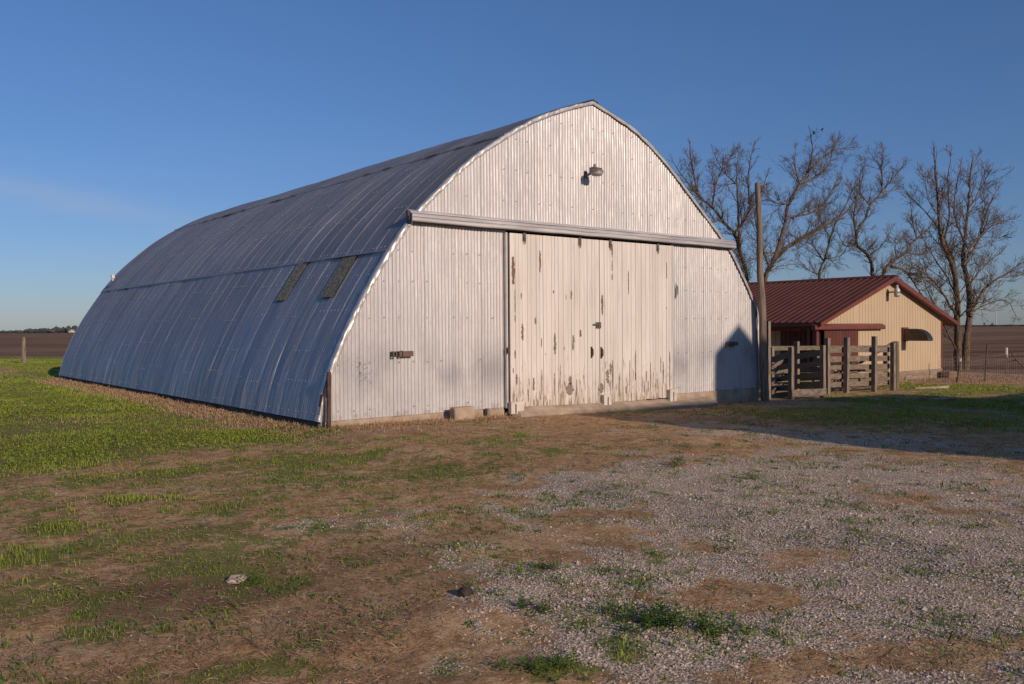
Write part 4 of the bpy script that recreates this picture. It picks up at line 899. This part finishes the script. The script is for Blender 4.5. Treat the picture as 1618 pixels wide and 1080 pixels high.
mb.build('wire_mesh', simple('galvanised_wire',(.30,.28,.27),(.22,.19,.17),9,rough=.6,metal=.3,bump=0), wf)
tt = atY(1518,566,p1[1]); mb = MB(); mb.beam((p1[0],p1[1],-.8),tuple(tt),.06,.05,up=(0,1,0)); pq = Vector(tt)-(Vector(tt)-Vector((p1[0],p1[1],-.5)))*.12; mb.beam(pq,tuple(Vector(tt)+Vector((.002,0,.005))),.066,.056,up=(0,1,0),mi=1); o=mb.build('post', [M_rust, M_whiteblock], wf); o['label']='leaning steel post with white top'
tt = atY(1560,543,p2[1]); mb = MB(); mb.beam((p2[0],p2[1],-.8),tuple(tt),.05,.05,up=(0,1,0)); o=mb.build('post', M_iron, wf); o['label']='taller upright dark steel post'
q = G(1590,592); tt = atY(1590,549,q[1]); t0 = atY(1590,560,q[1]); mb = MB(); mb.tube([(q[0],q[1],q[2]-.1),tuple(t0)],.02,6); mb.tube([tuple(t0),tuple(tt)],.07,8,mi=1); mb.tube([(t0[0]+.05,t0[1],t0[2]-.12),(t0[0]+.05,t0[1],t0[2]-.03)],.05,6,mi=2); mb.build('marker_post', [M_iron, M_whiteblock, simple('yellow_tag',(.55,.35,.03),(.5,.3,.03),5,bump=0)]); tag(bpy.data.objects['marker_post'],'thin marker with white tube top beyond the wire fence','marker')
# dead branches in the dry grass
mb = MB(); q = G(1612,588); Yq = q[1]
mb.tube([atY(1617,578,Yq),atY(1606,568,Yq),atY(1600,560,Yq),atY(1598,553,Yq)],[.06,.05,.035,.02],6); mb.tube([atY(1606,568,Yq),atY(1594,572,Yq+.3),atY(1588,582,Yq+.3)],[.04,.03,.02],6); mb.tube([atY(1588,596,Yq),atY(1592,580,Yq),atY(1596,568,Yq)],[.04,.03,.015],6)
mb.build('fallen_branch', M_bark); tag(bpy.data.objects['fallen_branch'],'bare fallen branch leaning beyond the fence at far right','branch')
# ------------------------------------------------------------------ bare trees
def c2(P): return [(1020+x/2.7057, 180+y/2.7057) for x, y in P]
TUBE = []
def seg_tube(VV, FF, pts, rad, n):
    u = None; o = len(VV)
    for i, p in enumerate(pts):
        d = (pts[min(i+1,len(pts)-1)]-pts[max(i-1,0)])
        if d.length < 1e-6: d = Vector((0,0,1))
        d.normalize()
        if u is None: u = d.orthogonal().normalized()
        u = u-d*u.dot(d); u = u.normalized() if u.length > 1e-5 else d.orthogonal().normalized(); v = d.cross(u)
        for k in range(n):
            a = 2*math.pi*k/n; VV.append(tuple(p+(u*math.cos(a)+v*math.sin(a))*rad[i]))
    for i in range(len(pts)-1):
        for k in range(n): FF.append((o+i*n+k, o+i*n+(k+1)%n, o+(i+1)*n+(k+1)%n, o+(i+1)*n+k))
def grow(rnd, VV, FF, p, d, L, r, lev, wind, buds):
    """one twiggy branch and its children"""
    n = 6 if lev < 2 else (5 if lev < 3 else 4); pts = [p.copy()]; rad = [r]; st = L/n; q = p.copy(); dd = d.copy()
    for i in range(n):
        dd = (dd+Vector((rnd.gauss(0,.11),rnd.gauss(0,.11),rnd.gauss(.05,.10)))+wind).normalized(); q = q+dd*st; pts.append(q.copy()); rad.append(max(r*(1-(i+1)/n*.8), .0075))
    seg_tube(VV, FF, pts, rad, 5 if r > .03 else (4 if r > .014 else 3))
    if lev >= 3 or L < .42: return
    nc = (6,7,5,4)[min(lev,3)]
    for k in range(nc):
        t = rnd.uniform(.15,1)*n; i = min(int(t), n-1); pos = pts[i].lerp(pts[i+1], t-i); bd = (pts[i+1]-pts[i]).normalized()
        ax = Vector((rnd.gauss(0,1),rnd.gauss(0,1),rnd.gauss(0,1))); ax = (ax-bd*ax.dot(bd)).normalized(); an = rnd.uniform(.35,1.0)
        nd = (bd*math.cos(an)+ax*math.sin(an)).normalized(); nL = L*rnd.uniform(.35,.85)*(1-.3*t/n)
        grow(rnd, VV, FF, pos, nd, nL, max(rad[i]*rnd.uniform(.5,.7), .008), lev+1, wind, buds)
def tree(name, label, limbs, Y0, seed, dens=1., wind=(0,0,0), basez=None, cat='tree', group='bare trees behind the shed', lscale=1., lev0=1):
    rnd = random.Random(seed); TV, TF, BV, BF = [], [], [], []; k0 = None
    for li, (P, r0, r1) in enumerate(limbs):
        Ys = Y0; pts = []; dep = rnd.uniform(-.35,.35) if li else 0
        for i, (px, py) in enumerate(P):
            y_ = Y0+(dep*i*1.1 if li else rnd.uniform(-.05,.05)); pts.append(Vector(atY(px, py, y_)))
        if basez is not None and li < basez[0]:
            b = pts[0].copy(); b.z = basez[1]; b.x += .05; pts.insert(0, b)
        # refine with wobble
        fine = []
        for i in range(len(pts)-1):
            m_ = max(2, int((pts[i+1]-pts[i]).length/.28))
            for j in range(m_):
                t = j/m_; a = pts[max(i-1,0)]; b = pts[i]; c = pts[i+1]; e = pts[min(i+2,len(pts)-1)]
                q = .5*((2*b)+(c-a)*t+(2*a-5*b+4*c-e)*t*t+(3*b-a-3*c+e)*t*t*t); fine.append(q+Vector((rnd.gauss(0,.016),rnd.gauss(0,.016),0)))
        fine.append(pts[-1]); N = len(fine); r0_ = r0*1.12; rad = [r0_+(r1-r0_)*(i/(N-1))**.85 for i in range(N)]
        rad = [r*(1+rnd.uniform(-.07,.07)) for r in rad]
        big = r0 > .13
        if li == 0: k0 = fine[0]
        seg_tube(TV if big else BV, TF if big else BF, fine, rad, 9 if r0 > .1 else 6)
        tot = sum((fine[i+1]-fine[i]).length for i in range(N-1)); cnt = int(tot*2.3*dens); start = .30 if r0 > .15 else .08
        for c_ in range(cnt):
            t = start+(1-start)*(c_+rnd.random())/cnt; i = min(int(t*(N-1)), N-2); bd = (fine[i+1]-fine[i]).normalized(); ax = Vector((rnd.gauss(0,1),rnd.gauss(0,.8),rnd.gauss(0,.6))); ax = (ax-bd*ax.dot(bd)).normalized(); an = rnd.uniform(.35,1.0)
            nd = (bd*math.cos(an)+ax*math.sin(an)+Vector((0,0,.12))).normalized(); L = rnd.uniform(.7,2.3)*lscale*(1.2-.75*t); grow(rnd, BV, BF, fine[i], nd, L, min(rad[i]*.55, .014+.016*L), lev0, Vector(wind), None)
        grow(rnd, BV, BF, fine[-1], (fine[-1]-fine[-3]).normalized(), (.55*lscale), r1, lev0, Vector(wind), None)
    root = thing(name, label, cat, (k0.x, k0.y, k0.z), group)
    if TV: npmesh('trunk', TV, TF, M_bark, root, smooth=True)
    npmesh('crown', BV, BF, M_bark, root)
    return root
S = 1.0
tree('bare_tree', 'bare tree rising behind the right curve of the barn roof', [
  (c2([(436,722),(405,600),(378,510),(325,450),(285,400),(228,345),(208,270),(195,200),(190,135)]),.17,.03),
  (c2([(405,600),(398,480),(395,380),(390,260),(400,170)]),.11,.02),(c2([(378,510),(440,420),(438,300),(445,210),(460,145)]),.10,.02),(c2([(228,345),(170,280),(118,205)]),.07,.02),
  (c2([(285,400),(300,300),(340,220),(385,155)]),.08,.02),(c2([(325,450),(270,460),(200,400),(150,330)]),.07,.02),(c2([(390,300),(330,240),(290,160)]),.06,.02)], 27, 1, 1.3, (.0,0,.02), (1,-.5), lscale=.95)
tree('bare_tree', 'tallest bare tree leaning right just behind the utility pole', [
  (c2([(510,725),(540,640),(562,590),(592,480),(612,380),(655,305),(690,250),(712,170),(705,85)]),.225,.03),
  (c2([(545,625),(600,575),(665,530),(760,480),(850,425),(905,350),(930,260)]),.14,.025),(c2([(690,250),(750,190),(820,150),(880,150)]),.08,.02),(c2([(612,380),(560,380),(500,335)]),.07,.02),
  (c2([(600,440),(700,425),(765,380),(810,300),(840,240)]),.09,.02),(c2([(530,660),(495,560),(470,450),(480,380),(520,260)]),.08,.02),(c2([(655,305),(740,260),(790,200),(800,110)]),.08,.02),(c2([(560,590),(510,600),(400,650)]),.05,.015),(c2([(660,300),(640,230),(640,160)]),.06,.02)], 25, 2, 1.2, (.03,0,.01), (1,-.5), lscale=1.0)
tree('bare_tree', 'small thin bare tree above the middle of the maroon roof', [
  (c2([(740,712),(765,620),(790,530),(820,450),(852,400),(882,330),(925,240)]),.14,.02),(c2([(765,630),(700,550),(650,575),(640,520)]),.07,.02),(c2([(745,690),(690,660),(640,600)]),.05,.015),(c2([(790,530),(740,430),(770,360),(830,300)]),.06,.02),(c2([(765,620),(840,600),(870,530)]),.05,.015)], 29, 3, 1.2, (.0,0,.02), (1,-.5), lscale=.85)
tree('bare_tree', 'crooked bare tree behind the shed ridge with a twisted trunk', [
  (c2([(972,700),(955,610),(905,560),(905,500),(938,450),(960,390),(1008,330),(1010,230),(1015,145)]),.21,.03),(c2([(1008,330),(1060,270),(1108,215)]),.08,.02),(c2([(905,560),(890,440),(900,360),(850,290)]),.08,.02),
  (c2([(960,390),(915,330),(920,260)]),.07,.02),(c2([(1010,250),(985,200),(955,160)]),.05,.015),(c2([(1005,335),(1090,320)]),.05,.015),(c2([(950,610),(1010,560),(1060,480)]),.06,.02),(c2([(905,560),(850,560),(820,500)]),.06,.02)], 26, 4, 1.25, (.01,0,.01), (1,-.5), lscale=.85)
tree('bare_tree', 'low spreading bare tree behind the shed gable peak', [
  (c2([(1015,700),(1060,630),(1110,590),(1160,530),(1210,490),(1235,440)]),.19,.03),(c2([(1050,650),(1110,672),(1160,740),(1200,800),(1225,840)]),.11,.03),(c2([(1110,590),(1180,600),(1260,570)]),.06,.02),(c2([(1160,530),(1140,450),(1130,360)]),.06,.02),(c2([(1110,680),(1180,700),(1260,760)]),.06,.02),(c2([(1075,620),(1070,560),(1120,520)]),.05,.02)], 24, 5, 1.3, (.0,0,.0), (1,-.5), lscale=.8)
FT = [([(1514,603),(1513,560),(1513,520),(1511,460),(1505,420),(1490,385),(1484,350),(1481,310),(1478,270),(1476,240)],.33,.035),
  ([(1525,605),(1526,560),(1528,530),(1532,500),(1530,450),(1522,410),(1525,370),(1530,330),(1532,290),(1537,252)],.33,.035),
  ([(1511,440),(1503,400),(1475,350),(1440,312)],.12,.02),([(1522,420),(1545,380),(1560,330),(1580,292)],.12,.02),([(1525,400),(1562,360),(1602,345)],.09,.02),([(1532,500),(1556,455),(1590,432),(1616,415)],.12,.02),
  ([(1512,500),(1480,450),(1450,425),(1418,425)],.10,.02),([(1490,385),(1500,340),(1497,290),(1502,252)],.09,.02),([(1514,560),(1495,520),(1475,480),(1458,440)],.09,.02),([(1531,450),(1555,420),(1585,395)],.08,.02),([(1524,380),(1508,340),(1512,290),(1518,262)],.08,.02),
  ([(1532,495),(1560,480),(1590,475),(1606,500)],.07,.015),([(1512,470),(1498,440),(1468,395),(1450,360)],.08,.02),([(1484,345),(1465,310),(1462,285)],.05,.015),([(1530,330),(1548,300),(1552,265)],.06,.02)]
FT = [(P, a*.64, b*.8) for P, a, b in FT]
tree('bare_tree', 'large double-trunked bare tree standing right of the tan shed', FT, 7.6, 6, .95, (.0,0,.015), (2,-1.1), group='bare trees behind the shed', lscale=.85)
# two birds in the top of the tall tree
def bird(px, py, Y, face, label):
    import bmesh
    c = Vector(atY(px, py, Y)); mb = MB()
    P = [c+Vector((-.20*face,0,-.03)),c+Vector((-.11*face,0,.0)),c+Vector((-.04*face,0,.03)),c+Vector((.04*face,0,.07)),c+Vector((.10*face,0,.13)),c+Vector((.14*face,0,.15)),c+Vector((.20*face,0,.135))]
    mb.tube(P, [.02,.045,.07,.072,.05,.042,.006], 8); mb.tube([c+Vector((.0,.02,-.03)),c+Vector((.0,.02,-.13))],.008,4); mb.tube([c+Vector((.0,-.02,-.03)),c+Vector((.0,-.02,-.13))],.008,4)
    o = mb.build('bird', simple('dark_feathers',(.02,.02,.022),(.035,.033,.035),20,bump=0), smooth=True); tag(o, label, 'bird')
bird(1286,210,25,-1,'small dark bird perched left of the other in the tallest tree top'); bird(1299,205,25,1,'small dark bird perched higher on the right in the tallest tree top')
# ------------------------------------------------------------------ far things on the horizon
def farpt(px, dist): r = ray(px, 520); h = math.hypot(r[0], r[1]); return CAM[0]+r[0]/h*dist, CAM[1]+r[1]/h*dist
V = []; F = []
def puff(cx_, cy_, zb, rx, rz, rnd):
    o = len(V); n = 7; rings = 4
    for i in range(rings+1):
        ph = math.pi*i/rings
        for k in range(n):
            a = 2*math.pi*k/n; f_ = rnd.uniform(.75,1.2); V.append((cx_+math.sin(ph)*math.cos(a)*rx*f_, cy_+math.sin(ph)*math.sin(a)*rx*f_, zb+rz*(1-math.cos(ph))*.5*f_))
    for i in range(rings):
        for k in range(n): F.append((o+i*n+k,o+i*n+(k+1)%n,o+(i+1)*n+(k+1)%n,o+(i+1)*n+k))
rnd = random.Random(5)
for (p0, p1_, hh, N) in ((0,40,3.5,22),(42,85,6,40),(86,100,8,8),(100,122,9,14),(0,122,2.0,40)):
    for i in range(N):
        x_, y_ = farpt(rnd.uniform(p0,p1_), rnd.uniform(1150,1300)); puff(x_, y_, -.5, rnd.uniform(2.5,5), hh*rnd.uniform(.5,1), rnd)
for (p0, p1_, hh, N) in ((1560,1640,2.2,40),(1500,1560,2.0,20)):
    for i in range(N):
        x_, y_ = farpt(rnd.uniform(p0,p1_), rnd.uniform(1400,1500)); puff(x_, y_, -.5, rnd.uniform(5,9), hh*rnd.uniform(.5,1), rnd)
o = npmesh('distant_wood', V, F, simple('far_foliage',(.06,.072,.06),(.045,.055,.05),.2,bump=0)); o['kind']='stuff'; tag(o,'low far line of trees along the left horizon','trees')
x_, y_ = farpt(113, 1100); fh = thing('farmhouse','tiny white farmhouse on the horizon beside the barn base','house',(x_,y_,0)); mb = MB(); mb.box((x_,y_,1.2),(5,4,2.4),rz=.6); mb.build('wall', M_whiteblock, fh); mb = MB(); mb.prism([(x_-3,y_-2.4,2.45),(x_+3,y_-2.4,2.45),(x_,y_-2.4,3.8)],(0,4.8,0)); mb.build('roof', M_fixture, fh)
for i_, (px_, hh, lab) in enumerate(((1556,10,'left of two tiny haze-tinted grain bins on the far right horizon'),(1568.5,9,'right of two tiny haze-tinted grain bins on the far right horizon'))):
    x_, y_ = farpt(px_, 2600); mb = MB(); mb.lathe([(3,-1),(3,hh*.6),(.3,hh*.85)],(x_,y_,0),n=14); o = mb.build('grain_bin', simple('hazy_blue_bin',(.16,.22,.36),(.14,.2,.33),1,bump=0)); tag(o, lab, 'grain bin', 'grain bins on the horizon')  # distance haze is put into the blue of the bins
x_, y_ = farpt(1574, 1600); mb = MB(); mb.tube([(x_,y_,0),(x_,y_,26)],[.8,.5],8); mb.build('white_tower', M_whiteblock); tag(bpy.data.objects['white_tower'],'thin pale tower on the horizon beside the grain bins','tower')
# ------------------------------------------------------------------ the barn behind the camera whose shadow crosses the yard
k_ = math.tan(SUN_EL); YR = -23.0; dx_ = math.tan(SUN_AZ)*22
def zv(v): return CAMZ+(v-YR)*k_
x0_, x1_ = -.62+dx_, 15.2+dx_; zr = zv(-5.15); g0 = -.6; ze = zr-2.8
bb = thing('farm_barn', 'long gabled farm barn with a cupola on its ridge, casting the yard shadow', 'barn', (7,YR,0))
M_bw = simple('white_clapboard',(.6,.57,.53),(.5,.47,.43),2); M_br = simple('grey_shingles',(.12,.11,.11),(.08,.075,.07),4)
mb = MB(); mb.prism([(x0_,YR-4.5,g0),(x0_,YR+4.5,g0),(x0_,YR+4.5,ze),(x0_,YR,zr-.1),(x0_,YR-4.5,ze)],(x1_-x0_,0,0)); mb.build('wall', M_bw, bb)
mb = MB()
for sg in (-1,1): mb.prism([(x0_-.0,YR,zr),(x0_-.0,YR+sg*5,ze-.25),(x0_-.0,YR+sg*5,ze-.38),(x0_-.0,YR,zr-.12)],(x1_-x0_,0,0))
mb.build('roof', M_br, bb)
mb = MB(); mb.prism([(x1_+.002,YR-3.5,g0),(x1_+.002,YR+3.5,g0),(x1_+.002,YR+3.5,zv(-8.0)-1.3),(x1_+.002,YR,zv(-7.6)),(x1_+.002,YR-3.5,zv(-8.0)-1.3)],(30,0,0)); mb.build('wing', M_bw, bb)
cx_ = 5.30+dx_; hw = .93; mb = MB(); mb.prism([(cx_-hw,YR-.9,zr-.6),(cx_+hw,YR-.9,zr-.6),(cx_+hw,YR-.9,zv(-2.72)),(cx_,YR-.9,zv(-.75)),(cx_-hw,YR-.9,zv(-2.72))],(0,1.8,0)); mb.build('cupola', M_bw, bb)
for wx in (dx_, 8.):
    mb = MB(); mb.span(wx,wx+1.2,YR+4.5,YR+4.53,g0+1.6,g0+2.8); mb.build('window', M_dark, bb)
mb = MB(); mb.span(3.5,6.5,YR+4.5,YR+4.56,g0,g0+3); mb.build('door', M_redtrim, bb)
